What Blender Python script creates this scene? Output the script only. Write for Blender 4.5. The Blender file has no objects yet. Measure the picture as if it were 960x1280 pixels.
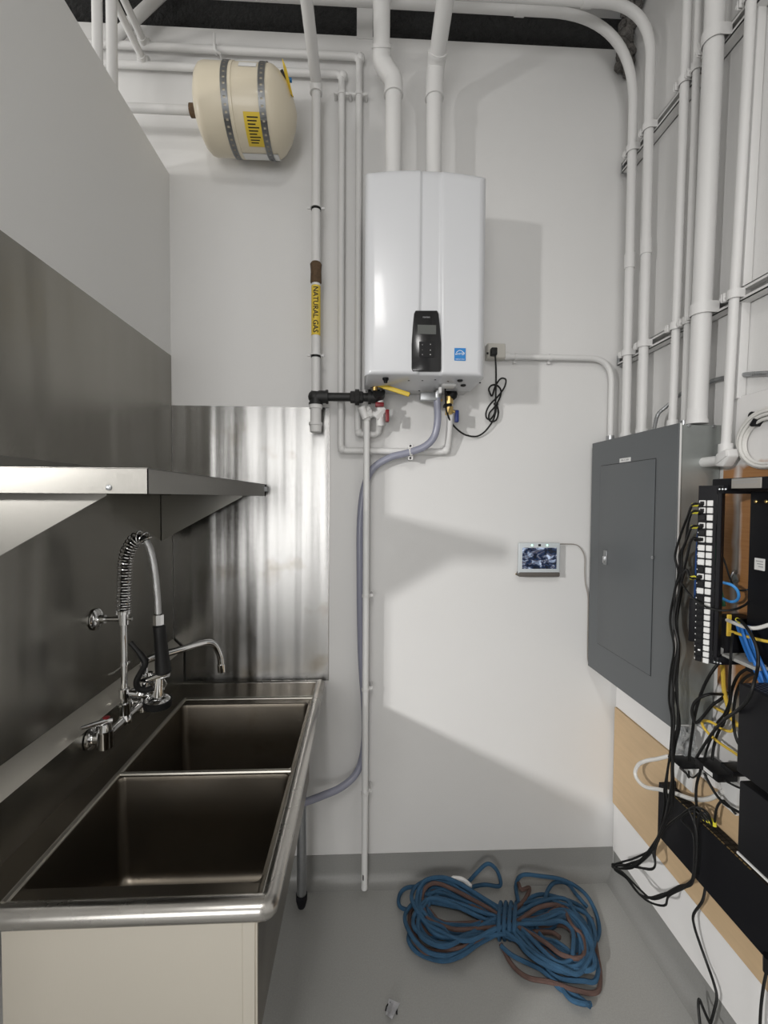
import bpy, bmesh, math, random
from mathutils import Vector, Matrix
random.seed(7)
S = bpy.context.scene
COL = S.collection
PI = math.pi

# ------------------------------------------------------------------ camera
F, YAW, PITCH, ROLL, HC = 560.0, 0.0444, 0.0310, -0.0061, 1.75
def cam_axes():
    fw = Vector((math.sin(YAW)*math.cos(PITCH), math.cos(YAW)*math.cos(PITCH), -math.sin(PITCH)))
    r = Vector((math.cos(YAW), -math.sin(YAW), 0)); d = fw.cross(r)
    c, s = math.cos(ROLL), math.sin(ROLL)
    return c*r + s*d, -s*r + c*d, fw
CR, CD, CF = cam_axes()
cam = bpy.data.cameras.new('camera'); cam_o = bpy.data.objects.new('camera', cam); COL.objects.link(cam_o)
cam.sensor_fit = 'VERTICAL'; cam.sensor_height = 36; cam.lens = F/1280*36; cam.clip_start = 0.05
m = Matrix.Identity(4)
for i in range(3):
    m[i][0] = CR[i]; m[i][1] = -CD[i]; m[i][2] = -CF[i]
m[2][3] = HC
cam_o.matrix_world = m
S.camera = cam_o

# ------------------------------------------------------------------ view, world, lights
S.view_settings.view_transform = 'Standard'; S.view_settings.look = 'None'
S.view_settings.gamma = 1; S.view_settings.use_curve_mapping = False
S.view_settings.exposure = -0.10
W = bpy.data.worlds.new('world'); S.world = W; W.use_nodes = True
W.node_tree.nodes['Background'].inputs[0].default_value = (0.75, 0.85, 1, 1)
W.node_tree.nodes['Background'].inputs[1].default_value = 0.6
def area(name, loc, target, sx, sy, power, color=(1, 1, 1)):
    l = bpy.data.lights.new(name, 'AREA'); l.shape = 'RECTANGLE'; l.size = sx; l.size_y = sy
    l.energy = power; l.color = color
    o = bpy.data.objects.new(name, l); COL.objects.link(o)
    o.location = loc; o.rotation_euler = (Vector(target)-Vector(loc)).to_track_quat('-Z', 'Y').to_euler()
    return o
# daylight through the wide shop window behind the camera
area('window_daylight', (-1.30, -4.40, 1.70), (-1.30, 2, 1.70), 2.0, 2.2, 86, (1.0, 0.98, 0.95))
# shaded work lamp in the room to the left: draws the shadows of the shelf and the added half wall
lamp = area('hanging_lamp', (-3.30, -1.87, 2.50), (0.55, 2, 0.35), 0.14, 0.20, 27, (1.0, 0.985, 0.965))
lamp.data.spread = math.radians(75)
# unseen fill light added overhead; fixture in the space behind the left partition
area('overhead_fill', (-0.25, -1.5, 3.82), (-0.25, -1.5, 0), 0.3, 1.2, 42, (1.0, 0.98, 0.96))
area('side_room_fixture', (-2.55, 1.2, 3.10), (-0.6, 1.75, 3.3), 0.9, 0.25, 15, (1.0, 0.98, 0.95))

# ------------------------------------------------------------------ pixel -> place (the photograph is 960 x 1280)
XL, XR, D = -0.84, 1.17, 2.0
EYE = Vector((0, 0, HC))
def ray(x, y): return CR*((x-480)/F) + CD*((y-640)/F) + CF
def onY(x, y, Y): d = ray(x, y); return EYE + d*(Y/d.y)
def onX(x, y, X): d = ray(x, y); return EYE + d*(X/d.x)
def onZ(x, y, Z): d = ray(x, y); return EYE + d*((Z-HC)/d.z)
def WB(x, y, off=0.0): return onY(x, y, D-off)
def WR(x, y, off=0.0): return onX(x, y, XR-off)

# ------------------------------------------------------------------ mesh helpers
def spline(pts, n=8, closed=False):
    P = [Vector(p) for p in pts]; out = []
    N = len(P)
    for i in range(N if closed else N-1):
        if closed: a, b, c, d = P[(i-1) % N], P[i], P[(i+1) % N], P[(i+2) % N]
        else:
            b, c = P[i], P[i+1]
            a = P[i-1] if i else b*2-c
            d = P[i+2] if i+2 < N else c*2-b
        for k in range(n):
            t = k/n
            out.append(0.5*((2*b) + (c-a)*t + (2*a-5*b+4*c-d)*t*t + (3*b-a-3*c+d)*t**3))
    if not closed: out.append(P[-1].copy())
    return out
def fillet(pts, r, n=7):
    P = [Vector(p) for p in pts]; out = [P[0]]
    for i in range(1, len(P)-1):
        a, b, c = P[i-1], P[i], P[i+1]
        u, v = (a-b), (c-b); lu, lv = u.length, v.length; u /= lu; v /= lv
        ang = u.angle(v)
        t = min(r/max(math.tan(ang/2), 1e-4), lu*0.48, lv*0.48)
        p, q = b+u*t, b+v*t
        for k in range(n+1):
            s = k/n
            out.append(p*(1-s)**2 + b*2*s*(1-s) + q*s*s)
    out.append(P[-1])
    return out
class G:
    def __init__(self): self.bm = bmesh.new()
    def box(self, x0, x1, y0, y1, z0, z1, bev=0.0, seg=2):
        bm = self.bm
        x0, x1 = min(x0, x1), max(x0, x1); y0, y1 = min(y0, y1), max(y0, y1); z0, z1 = min(z0, z1), max(z0, z1)
        v = [bm.verts.new(p) for p in ((x0,y0,z0),(x1,y0,z0),(x1,y1,z0),(x0,y1,z0),(x0,y0,z1),(x1,y0,z1),(x1,y1,z1),(x0,y1,z1))]
        fs = [bm.faces.new([v[i] for i in f]) for f in ((3,2,1,0),(4,5,6,7),(0,1,5,4),(1,2,6,5),(2,3,7,6),(3,0,4,7))]
        if bev:
            es = {e for f in fs for e in f.edges}
            bmesh.ops.bevel(bm, geom=list(es), offset=bev, segments=seg, affect='EDGES', profile=0.5)
        return self
    def obox(self, c, u, v, w, su, sv, sw, bev=0.0, seg=2):
        """box of size su x sv x sw along the axes u, v, w, centred on c"""
        bm = self.bm; c = Vector(c); u, v, w = [Vector(k).normalized() for k in (u, v, w)]
        vs = [bm.verts.new(c+u*(su/2*a)+v*(sv/2*b)+w*(sw/2*d)) for d in (-1, 1) for a, b in ((-1,-1),(1,-1),(1,1),(-1,1))]
        fs = [bm.faces.new([vs[i] for i in f]) for f in ((3,2,1,0),(4,5,6,7),(0,1,5,4),(1,2,6,5),(2,3,7,6),(3,0,4,7))]
        bmesh.ops.recalc_face_normals(bm, faces=fs)
        if bev:
            es = {e for f in fs for e in f.edges}
            bmesh.ops.bevel(bm, geom=list(es), offset=bev, segments=seg, affect='EDGES', profile=0.5)
        return self
    def tube(self, pts, r, n=10, closed=False, cap=True):
        bm = self.bm; P = [Vector(p) for p in pts]
        Q = [P[0]]
        for p in P[1:]:
            if (p-Q[-1]).length > 1e-6: Q.append(p)
        P = Q; N = len(P)
        rad = r if isinstance(r, (list, tuple)) else None
        T = []
        for i in range(N):
            if closed: t = P[(i+1) % N]-P[(i-1) % N]
            else: t = P[min(i+1, N-1)]-P[max(i-1, 0)]
            T.append(t.normalized())
        up = Vector((0, 0, 1)) if abs(T[0].z) < 0.9 else Vector((1, 0, 0))
        nrm = (up-T[0]*up.dot(T[0])).normalized(); rings = []
        for i in range(N):
            if i:
                q = T[i-1].rotation_difference(T[i]); nrm = q @ nrm
                nrm = (nrm-T[i]*nrm.dot(T[i])).normalized()
            b = T[i].cross(nrm); rr = rad[min(i, len(rad)-1)] if rad else r
            rings.append([bm.verts.new(P[i]+(nrm*math.cos(2*PI*k/n)+b*math.sin(2*PI*k/n))*rr) for k in range(n)])
        for i in range(N if closed else N-1):
            A, B = rings[i], rings[(i+1) % N]
            for k in range(n): bm.faces.new((A[k], A[(k+1) % n], B[(k+1) % n], B[k]))
        if cap and not closed:
            bm.faces.new(rings[0][::-1]); bm.faces.new(rings[-1])
        return self
    def cyl(self, p0, p1, r, n=20, r2=None):
        return self.tube([p0, p1], [r, r if r2 is None else r2], n)
    def lathe(self, prof, o, ax, n=24):
        """prof: (distance along ax, radius)"""
        bm = self.bm; o = Vector(o); ax = Vector(ax).normalized()
        up = Vector((0, 0, 1)) if abs(ax.z) < 0.9 else Vector((1, 0, 0))
        a = (up-ax*up.dot(ax)).normalized(); b = ax.cross(a); rings = []
        for t, r in prof:
            rings.append([bm.verts.new(o+ax*t+(a*math.cos(2*PI*k/n)+b*math.sin(2*PI*k/n))*max(r, 1e-5)) for k in range(n)])
        for A, B in zip(rings, rings[1:]):
            for k in range(n): bm.faces.new((A[k], A[(k+1) % n], B[(k+1) % n], B[k]))
        bm.faces.new(rings[0][::-1]); bm.faces.new(rings[-1])
        return self
    def prism(self, pts, vec, bev=0.0, seg=2):
        """flat outline (3D points) pushed along vec"""
        bm = self.bm; vec = Vector(vec)
        A = [bm.verts.new(Vector(p)) for p in pts]; B = [bm.verts.new(Vector(p)+vec) for p in pts]; n = len(A)
        fs = [bm.faces.new(A[::-1]), bm.faces.new(B)]
        for k in range(n): fs.append(bm.faces.new((A[k], A[(k+1) % n], B[(k+1) % n], B[k])))
        bmesh.ops.recalc_face_normals(bm, faces=fs)
        if bev:
            es = {e for f in fs for e in f.edges}
            bmesh.ops.bevel(bm, geom=list(es), offset=bev, segments=seg, affect='EDGES', profile=0.5)
        return self
    def quad(self, a, b, c, d):
        self.bm.faces.new([self.bm.verts.new(Vector(p)) for p in (a, b, c, d)]); return self
    def ico(self, c, r, sub=2, scale=(1, 1, 1)):
        ret = bmesh.ops.create_icosphere(self.bm, subdivisions=sub, radius=r)
        for v in ret['verts']: v.co = Vector((v.co.x*scale[0], v.co.y*scale[1], v.co.z*scale[2]))+Vector(c)
        return self
    def obj(self, name, mat, parent=None, angle=40):
        return finish(self.bm, name, mat, parent, angle)
def wpos(o):
    p = Vector((0, 0, 0))
    while o: p += o.location; o = o.parent
    return p
def finish(bm, name, mat, parent=None, angle=40):
    bmesh.ops.recalc_face_normals(bm, faces=bm.faces[:]) if False else None
    me = bpy.data.meshes.new(name)
    if parent: bmesh.ops.translate(bm, verts=bm.verts[:], vec=-wpos(parent))
    bm.to_mesh(me); bm.free()
    if any(mm.get('uv') for mm in (mat if isinstance(mat, (list, tuple)) else [mat])):   # tangent runs up the sheet
        lay = me.uv_layers.new(name='UVMap')
        for l in me.loops:
            c = me.vertices[l.vertex_index].co; lay.data[l.index].uv = (c.z, c.x+c.y)
    for mm in (mat if isinstance(mat, (list, tuple)) else [mat]): me.materials.append(mm)
    for p in me.polygons: p.use_smooth = True
    me.set_sharp_from_angle(angle=math.radians(angle))
    o = bpy.data.objects.new(name, me); COL.objects.link(o)
    if parent: o.parent = parent
    return o
def T(name, label, cat, loc, group=None):
    o = bpy.data.objects.new(name, None); COL.objects.link(o); o.location = loc; o.empty_display_size = 0.05
    return tag(o, label, cat, group)
def tag(o, label, cat, group=None):
    o['label'] = label; o['category'] = cat
    if group: o['group'] = group
    return o
def struct(o): o['kind'] = 'structure'; return o
def plabel(o, s): o['label'] = s; return o
def text(body, mat, size, o, u, v, name, parent, extrude=0.0004, align='CENTER', sx=1.0, bold=0.0, dense=False):
    """lettering: baseline along u, up along v, centred on o"""
    cu = bpy.data.curves.new('t', 'FONT'); cu.body = body; cu.size = size; cu.extrude = extrude; cu.offset = bold
    cu.align_x = align; cu.align_y = 'CENTER'; cu.resolution_u = 2
    t = bpy.data.objects.new('t', cu); COL.objects.link(t)
    bpy.context.view_layer.update()
    me = bpy.data.meshes.new_from_object(t.evaluated_get(bpy.context.evaluated_depsgraph_get()))
    bpy.data.objects.remove(t); bpy.data.curves.remove(cu)
    if dense:
        tb = bmesh.new(); tb.from_mesh(me); bmesh.ops.triangulate(tb, faces=tb.faces[:])
        for _ in range(3): bmesh.ops.subdivide_edges(tb, edges=[e for e in tb.edges if e.calc_length() > 0.0035], cuts=1)
        bmesh.ops.triangulate(tb, faces=tb.faces[:]); tb.to_mesh(me); tb.free()
    u, v = Vector(u).normalized(), Vector(v).normalized(); w = u.cross(v)
    base = wpos(parent) if parent else Vector((0, 0, 0))
    for vert in me.vertices:
        p = vert.co; vert.co = Vector(o)+u*p.x*sx+v*p.y+w*p.z-base
    me.materials.clear(); me.materials.append(mat); me.name = name
    ob = bpy.data.objects.new(name, me); COL.objects.link(ob); ob.parent = parent
    return ob

# ------------------------------------------------------------------ materials
def mat(name, col, rough=0.5, metal=0.0, bump=0.0, bscale=200.0, var=0.0, vscale=6.0, spec=None, stretch=None, aniso=0.0, coat=0.0, emit=0.0, trans=0.0, rvar=0.0, bdist=0.002):
    M = bpy.data.materials.new(name); M.use_nodes = True; nt = M.node_tree; b = nt.nodes['Principled BSDF']
    b.inputs['Base Color'].default_value = (*col, 1); b.inputs['Roughness'].default_value = rough; b.inputs['Metallic'].default_value = metal
    if spec is not None: b.inputs['Specular IOR Level'].default_value = spec
    if coat: b.inputs['Coat Weight'].default_value = coat; b.inputs['Coat Roughness'].default_value = 0.08
    if aniso: b.inputs['Anisotropic'].default_value = aniso
    if trans: b.inputs['Transmission Weight'].default_value = trans
    if emit: b.inputs['Emission Color'].default_value = (*col, 1); b.inputs['Emission Strength'].default_value = emit
    if bump or var or rvar:
        tc = nt.nodes.new('ShaderNodeTexCoord'); mp = nt.nodes.new('ShaderNodeMapping')
        nt.links.new(tc.outputs['Object'], mp.inputs[0])
        if stretch: mp.inputs['Scale'].default_value = stretch
    if bump:
        n = nt.nodes.new('ShaderNodeTexNoise'); n.inputs['Scale'].default_value = bscale; n.inputs['Detail'].default_value = 4
        nt.links.new(mp.outputs[0], n.inputs['Vector'])
        bp = nt.nodes.new('ShaderNodeBump'); bp.inputs['Strength'].default_value = bump; bp.inputs['Distance'].default_value = bdist
        nt.links.new(n.outputs[0], bp.inputs['Height']); nt.links.new(bp.outputs[0], b.inputs['Normal'])
    if var:
        n2 = nt.nodes.new('ShaderNodeTexNoise'); n2.inputs['Scale'].default_value = vscale; n2.inputs['Detail'].default_value = 5
        nt.links.new(mp.outputs[0], n2.inputs['Vector'])
        mx = nt.nodes.new('ShaderNodeMix'); mx.data_type = 'RGBA'
        mx.inputs[6].default_value = (*[c*(1-var) for c in col], 1); mx.inputs[7].default_value = (*[min(1, c*(1+var)) for c in col], 1)
        nt.links.new(n2.outputs[0], mx.inputs[0]); nt.links.new(mx.outputs[2], b.inputs['Base Color'])
    if rvar:
        n3 = nt.nodes.new('ShaderNodeTexNoise'); n3.inputs['Scale'].default_value = vscale; n3.inputs['Detail'].default_value = 4
        nt.links.new(mp.outputs[0], n3.inputs['Vector'])
        mr = nt.nodes.new('ShaderNodeMapRange'); mr.inputs[1].default_value = 0.3; mr.inputs[2].default_value = 0.7
        mr.inputs[3].default_value = max(0.02, rough-rvar); mr.inputs[4].default_value = rough+rvar
        nt.links.new(n3.outputs[0], mr.inputs[0]); nt.links.new(mr.outputs[0], b.inputs['Roughness'])
    return M
def steel(name, col, rough, wave=0.0, wscale=(1, 1, 1), grain=(1, 1, 1), aniso=0.0, smudge=0.0, stain=False):
    """brushed stainless sheet: fine directional grain, slow waviness of the sheet, dull smudges"""
    M = bpy.data.materials.new(name); M.use_nodes = True; nt = M.node_tree; b = nt.nodes['Principled BSDF']
    b.inputs['Metallic'].default_value = 1; b.inputs['Base Color'].default_value = (*col, 1)
    tc = nt.nodes.new('ShaderNodeTexCoord'); N = nt.nodes.new; L = nt.links.new
    mp = N('ShaderNodeMapping'); mp.inputs['Scale'].default_value = grain; L(tc.outputs['Object'], mp.inputs[0])
    n = N('ShaderNodeTexNoise'); n.inputs['Scale'].default_value = 60; n.inputs['Detail'].default_value = 3; L(mp.outputs[0], n.inputs['Vector'])
    b1 = N('ShaderNodeBump'); b1.inputs['Strength'].default_value = 0.12; b1.inputs['Distance'].default_value = 0.001; L(n.outputs[0], b1.inputs['Height'])
    last = b1
    if wave:
        mp2 = N('ShaderNodeMapping'); mp2.inputs['Scale'].default_value = wscale; L(tc.outputs['Object'], mp2.inputs[0])
        w = N('ShaderNodeTexNoise'); w.inputs['Scale'].default_value = 1.0; w.inputs['Detail'].default_value = 1.5; L(mp2.outputs[0], w.inputs['Vector'])
        b2 = N('ShaderNodeBump'); b2.inputs['Strength'].default_value = 1.0; b2.inputs['Distance'].default_value = wave; L(w.outputs[0], b2.inputs['Height'])
        L(b1.outputs[0], b2.inputs['Normal']); last = b2
    L(last.outputs[0], b.inputs['Normal'])
    b.inputs['Roughness'].default_value = rough
    s = N('ShaderNodeTexNoise'); s.inputs['Scale'].default_value = 5; s.inputs['Detail'].default_value = 6; L(tc.outputs['Object'], s.inputs['Vector'])
    mr = N('ShaderNodeMapRange'); mr.inputs[1].default_value = 0.45; mr.inputs[2].default_value = 0.75
    mr.inputs[3].default_value = rough; mr.inputs[4].default_value = rough+0.03+smudge; L(s.outputs[0], mr.inputs[0])
    if smudge: L(mr.outputs[0], b.inputs['Roughness'])
    if smudge or stain:
        mx = N('ShaderNodeMix'); mx.data_type = 'RGBA'; mx.inputs[6].default_value = (*col, 1); mx.inputs[7].default_value = (col[0]*.72, col[1]*.66, col[2]*.58, 1)
        mr2 = N('ShaderNodeMapRange'); mr2.inputs[1].default_value = 0.58; mr2.inputs[2].default_value = 0.72; mr2.inputs[4].default_value = 0.8
        L(s.outputs[0], mr2.inputs[0]); L(mr2.outputs[0], mx.inputs[0]); L(mx.outputs[2], b.inputs['Base Color'])
    if aniso:
        M['uv'] = 1
        b.inputs['Anisotropic'].default_value = aniso
        t = N('ShaderNodeTangent'); t.direction_type = 'UV_MAP'; L(t.outputs[0], b.inputs['Tangent'])
    return M
M_wall = mat('wall_paint', (0.71, 0.705, 0.695), 0.55, bump=0.25, bscale=350, var=0.02, vscale=3)
M_grey = mat('partition_paint', (0.77, 0.77, 0.76), 0.6, bump=0.25, bscale=350)
M_ceil = mat('ceiling_paint', (0.68, 0.67, 0.65), 0.8)
M_floor = mat('floor_epoxy', (0.34, 0.34, 0.327), 0.38, bump=0.15, bscale=90, var=0.16, vscale=190)
M_cove = mat('cove_epoxy', (0.27, 0.27, 0.26), 0.4, bump=0.15, bscale=90, var=0.12, vscale=190)
M_black_fluff = mat('black_insulation', (0.018, 0.018, 0.018), 0.95, bump=1.0, bscale=45, bdist=0.02, var=0.6, vscale=30)
M_fluff = mat('grey_insulation', (0.16, 0.15, 0.14), 0.95, bump=1.0, bscale=60, bdist=0.03, var=0.7, vscale=35)
M_pipe = mat('painted_pipe', (0.70, 0.695, 0.685), 0.45, bump=0.08, bscale=150, var=0.02)
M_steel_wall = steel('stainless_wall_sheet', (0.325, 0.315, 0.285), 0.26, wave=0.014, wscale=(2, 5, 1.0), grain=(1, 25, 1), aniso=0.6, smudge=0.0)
M_steel_back = steel('stainless_back_sheet', (0.34, 0.337, 0.33), 0.24, wave=0.010, wscale=(10, 1, 0.30), grain=(25, 1, 1), aniso=0.9, smudge=0.0, stain=True)
M_steel = steel('stainless_brushed', (0.55, 0.54, 0.52), 0.27, grain=(1, 20, 1))
M_apron_lit = steel('stainless_apron_lit', (0.86, 0.81, 0.72), 0.5, grain=(20, 1, 1))  # paler than the other sink steel: front light put into the colour
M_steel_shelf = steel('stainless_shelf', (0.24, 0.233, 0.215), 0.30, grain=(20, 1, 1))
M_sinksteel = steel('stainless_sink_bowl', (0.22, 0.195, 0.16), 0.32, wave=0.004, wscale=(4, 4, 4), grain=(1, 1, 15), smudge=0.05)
M_ledge = steel('stainless_ledge', (0.50, 0.48, 0.43), 0.38, grain=(1, 20, 1))
M_edge_glint = mat('bare_metal_glint', (0.78, 0.78, 0.77), 0.35, 0.2)  # galvanised edge, with the light it catches put into the pale colour
M_rim = steel('stainless_sink_rim', (0.44, 0.425, 0.40), 0.25, grain=(1, 1, 1), smudge=0.08)
M_chrome = mat('chrome', (0.78, 0.78, 0.78), 0.07, 1.0)
M_galv = mat('galvanised', (0.42, 0.43, 0.44), 0.4, 1.0, var=0.25, vscale=25)
M_zinc = mat('zinc_strap', (0.40, 0.41, 0.42), 0.42, 0.9, var=0.2, vscale=40)
M_white = mat('white_enamel', (0.63, 0.64, 0.66), 0.28, coat=0.2)
M_whitepl = mat('white_plastic', (0.76, 0.76, 0.75), 0.4)
M_whiteboard = mat('white_board_paint', (0.86, 0.85, 0.84), 0.5, var=0.03)
M_black = mat('black_plastic', (0.008, 0.008, 0.009), 0.45, spec=0.25)
M_blackmetal = mat('black_metal', (0.008, 0.008, 0.010), 0.55, bump=0.05, spec=0.2)
M_rubber = mat('black_rubber', (0.009, 0.009, 0.009), 0.5, spec=0.3)
M_iron = mat('black_iron', (0.022, 0.022, 0.022), 0.5, 0.3, bump=0.2, bscale=120)
M_panel = mat('grey_panel_enamel', (0.112, 0.121, 0.127), 0.45, bump=0.05, bscale=300)
M_panelside = mat('galvanised_panel_side', (0.36, 0.38, 0.37), 0.36, 0.6, var=0.35, vscale=7)
M_ply = mat('plywood', (0.62, 0.45, 0.27), 0.6, var=0.10, vscale=9, stretch=(1, 1, 8))
M_oak = mat('varnished_plywood', (0.42, 0.20, 0.065), 0.45, var=0.25, vscale=12, stretch=(1, 1.5, 10))
M_cream = mat('cream_tank', (0.70, 0.63, 0.49), 0.38, coat=0.15)
M_yellow = mat('yellow_label', (0.72, 0.52, 0.05), 0.5)
M_brown = mat('rusty_tape', (0.10, 0.06, 0.03), 0.8, bump=0.8, bscale=90, var=0.6, vscale=80, bdist=0.004)
M_red = mat('red_handle', (0.20, 0.008, 0.014), 0.4)
M_blue = mat('navy_handle', (0.01, 0.025, 0.16), 0.4)
M_brass = mat('brass', (0.62, 0.45, 0.18), 0.3, 1.0)
M_hose = mat('grey_vinyl_hose', (0.36, 0.37, 0.46), 0.25, trans=0.25)
M_ink = mat('black_ink', (0.01, 0.01, 0.01), 0.6)
M_whiteink = mat('white_ink', (0.8, 0.8, 0.8), 0.6)
M_greyink = mat('grey_ink', (0.35, 0.35, 0.36), 0.6)
M_lcd = mat('lcd', (0.10, 0.105, 0.10), 0.2)
M_sticker = mat('blue_sticker', (0.02, 0.20, 0.52), 0.45)
M_whitecable = mat('white_cable', (0.70, 0.69, 0.66), 0.45)
M_bluecable = mat('blue_cable', (0.02, 0.16, 0.52), 0.45)
M_greencable = mat('green_cable', (0.015, 0.13, 0.06), 0.5)
M_yellowcable = mat('yellow_cable', (0.80, 0.55, 0.07), 0.45)
M_plugyellow = mat('yellow_plug', (0.75, 0.68, 0.05), 0.45)
M_plastwrap = mat('clear_plastic', (0.75, 0.77, 0.78), 0.15, trans=0.35, bump=0.8, bscale=45, bdist=0.01)
M_outlet = mat('ivory_plate', (0.55, 0.53, 0.48), 0.45)
# ================================================================== the setting
ZC, ZT = 3.905, 3.742      # ceiling, top of the back wall
struct(G().box(-5.2, XR+0.15, -4.6, 2.3, -0.1, 0.0).obj('floor', M_floor))
struct(G().box(-3.4, XR+0.12, D, D+0.12, 0, ZT).obj('wall_back', M_wall))
struct(G().box(XL-0.12, XL, 0.93, D, 0, 3.13).obj('wall_left', M_grey))
struct(G().box(XL-0.12, XL, 0.26, 0.928, 0, 1.245).obj('wall_shadow_blocker', M_grey))  # unseen low wall added to cast the sloping shadow on the back wall
struct(G().box(XR, XR+0.12, -4.6, D, 0, ZC).obj('wall_right', M_wall))
struct(G().box(-5.2, -5.08, -4.6, 2.3, 0, ZC).obj('wall_far_left', M_wall))
g = G(); g.box(-5.2, -2.3, -4.6, -4.48, 0, ZC); g.box(-0.3, XR, -4.6, -4.48, 0, ZC); g.box(-2.3, -0.3, -4.6, -4.48, 0, 0.5); g.box(-2.3, -0.3, -4.6, -4.48, 2.9, ZC)
struct(g.obj('wall_rear', M_wall))
struct(G().box(-5.2, XR+0.12, -4.6, 2.3, ZC, ZC+0.1).obj('ceiling', M_ceil))
# black insulated joint over the back wall, with a painted plate across it
struct(G().box(-3.4, XR, D+0.03, D+0.12, ZT, ZC).obj('trim_1', M_black_fluff))
p, q = WB(446, 44), WB(466, 2)
struct(G().box(p.x, q.x, D-0.004, D+0.05, ZT-0.012, ZC).obj('trim_2', M_pipe))
# loose insulation in the upper corner
def lumps(name, cells, mat_, r, seed):
    rnd = random.Random(seed); g = G()
    for c in cells:
        g.ico(c, r*rnd.uniform(.7, 1.25), 2, (rnd.uniform(.8, 1.2), rnd.uniform(.7, 1.1), rnd.uniform(.8, 1.3)))
    for v in g.bm.verts: v.co += Vector((rnd.gauss(0, 1), rnd.gauss(0, 1), rnd.gauss(0, 1)))*r*0.10
    o = g.obj(name, mat_, angle=180); o['kind'] = 'stuff'; o['label'] = 'grey fibrous insulation stuffed into the corner under the ceiling'; return o
lumps('insulation_lump', [(1.146-0.011*(k % 4), D-0.022-0.011*(k % 3), 3.62+0.010*k) for k in range(26)] + [(1.145-0.02*(k % 2), D-0.05-0.022*k, 3.875-0.02*(k % 3)) for k in range(22)], M_fluff, 0.021, 3)
# cove bases
def cove(name, a, b, inward):
    a, b, n = Vector(a), Vector(b), Vector(inward); H, R = 0.125, 0.05
    prof = [(0.0, 0.0), (0.0, H), (0.006, H)] + [(0.006+R-R*math.cos(t*PI/10), R-R*math.sin(t*PI/10)+0.0015) for t in range(0, 6)]
    prof = [(0.0, 0.0), (0.0, H), (0.005, H), (0.006, R)] + [(0.006+R*(1-math.cos(t*PI/10)), R*(1-math.sin(t*PI/10))+0.001) for t in range(1, 6)] + [(0.006+R, 0)]
    return struct(G().prism([a+n*u+Vector((0, 0, w)) for u, w in prof], b-a).obj(name, M_cove))
cove('baseboard_back', (XL, D, 0), (XR, D, 0), (0, -1, 0))
cove('baseboard_right', (XR, D-0.02, 0), (XR, -1.5, 0), (-1, 0, 0))
# rear window frame in the wall behind the camera
g = G()
for x in (-2.3, -1.33, -0.36): g.box(x, x+0.06, -4.58, -4.50, 0.5, 2.9)
for z in (0.5, 2.84): g.box(-2.3, -0.3, -4.58, -4.50, z, z+0.06)
struct(g.obj('window_1', M_whitepl))

# ================================================================== stainless sheets on the walls
a = onX(0, 292, XL).z; zt = (a + WB(213, 443).z)/2
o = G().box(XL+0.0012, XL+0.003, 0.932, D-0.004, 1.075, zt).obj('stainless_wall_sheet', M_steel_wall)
tag(o, 'dark brushed stainless sheet on the left wall above the sink', 'wall panel')
zt2 = WB(300, 508).z; xr = WB(411, 680).x
t = T('stainless_wall_sheet', 'streaky stainless splash sheet on the back wall behind the sink', 'wall panel', (XL, D, 0.9))
G().box(XL+0.004, xr, D-0.003, D-0.0012, 0.93, zt2).obj('sheet', M_steel_back, t)
G().box(xr-0.001, xr+0.002, D-0.005, D-0.0012, 0.93, zt2, 0.0008, 1).obj('edge_strip', M_steel, t)

# ================================================================== wall shelf over the sink
zs0, zs1 = 1.756, 1.808
pn, pf = onZ(185, 622, zs0), onZ(331, 622, zs0)
YN, XS = 0.925, onY(185, 605, 0.925).x
YF = D-0.012
t = T('wall_shelf', 'stainless wall shelf with a deep lip over the sink', 'shelf', (XL, YN, zs0))
g = G(); g.box(XL+0.003, XS, YN, YF, zs1-0.002, zs1)
g.box(XL+0.003, XS, YN, YN+0.002, zs0, zs1-0.001); g.box(XS-0.002, XS, YN, YF, zs0, zs1-0.001); g.box(XL+0.003, XS, YF-0.002, YF, zs0, zs1-0.001)
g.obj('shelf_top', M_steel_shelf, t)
g = G(); g.box(XL+0.003, XL+0.006, YN, YF, zs1, zs1+0.035); g.obj('rear_upturn', M_steel_shelf, t)
p = onY(136, 609.5, YN)
G().lathe([(0, 0.006), (0.002, 0.006), (0.004, 0.003)], (p.x, YN+0.0005, p.z), (0, -1, 0), 14).obj('rivet', M_galv, t)
def bracket(Y, xt, zb):
    g = G(); tip = Vector((xt, Y, zs0))
    g.prism([(XL+0.003, Y, zs0+0.001), (xt, Y, zs0+0.001), (xt, Y, zs0-0.004), (XL+0.003, Y, zb)], (0, 0.002, 0))
    g.prism([(XL+0.003, Y, zs0), (XL+0.003, Y, zb), (XL+0.005, Y, zb), (XL+0.005, Y, zs0)], (0, 0.028, 0))
    return g.obj('bracket', M_steel_shelf, t)
b1 = onY(133, 622, 1.0)
bracket(0.985, onY(133, 622, 0.985).x, onY(0, 690, 0.985).z - 0.045)
bracket(1.885, onY(303, 624, 1.885).x, onY(206, 676, 1.885).z)
G().box(XS-0.02, XS+0.012, YF-0.012, D-0.003, zs0+0.02, zs1-0.012).obj('end_block', M_galv, t)  # small block at the far end of the shelf, by the back wall

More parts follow.
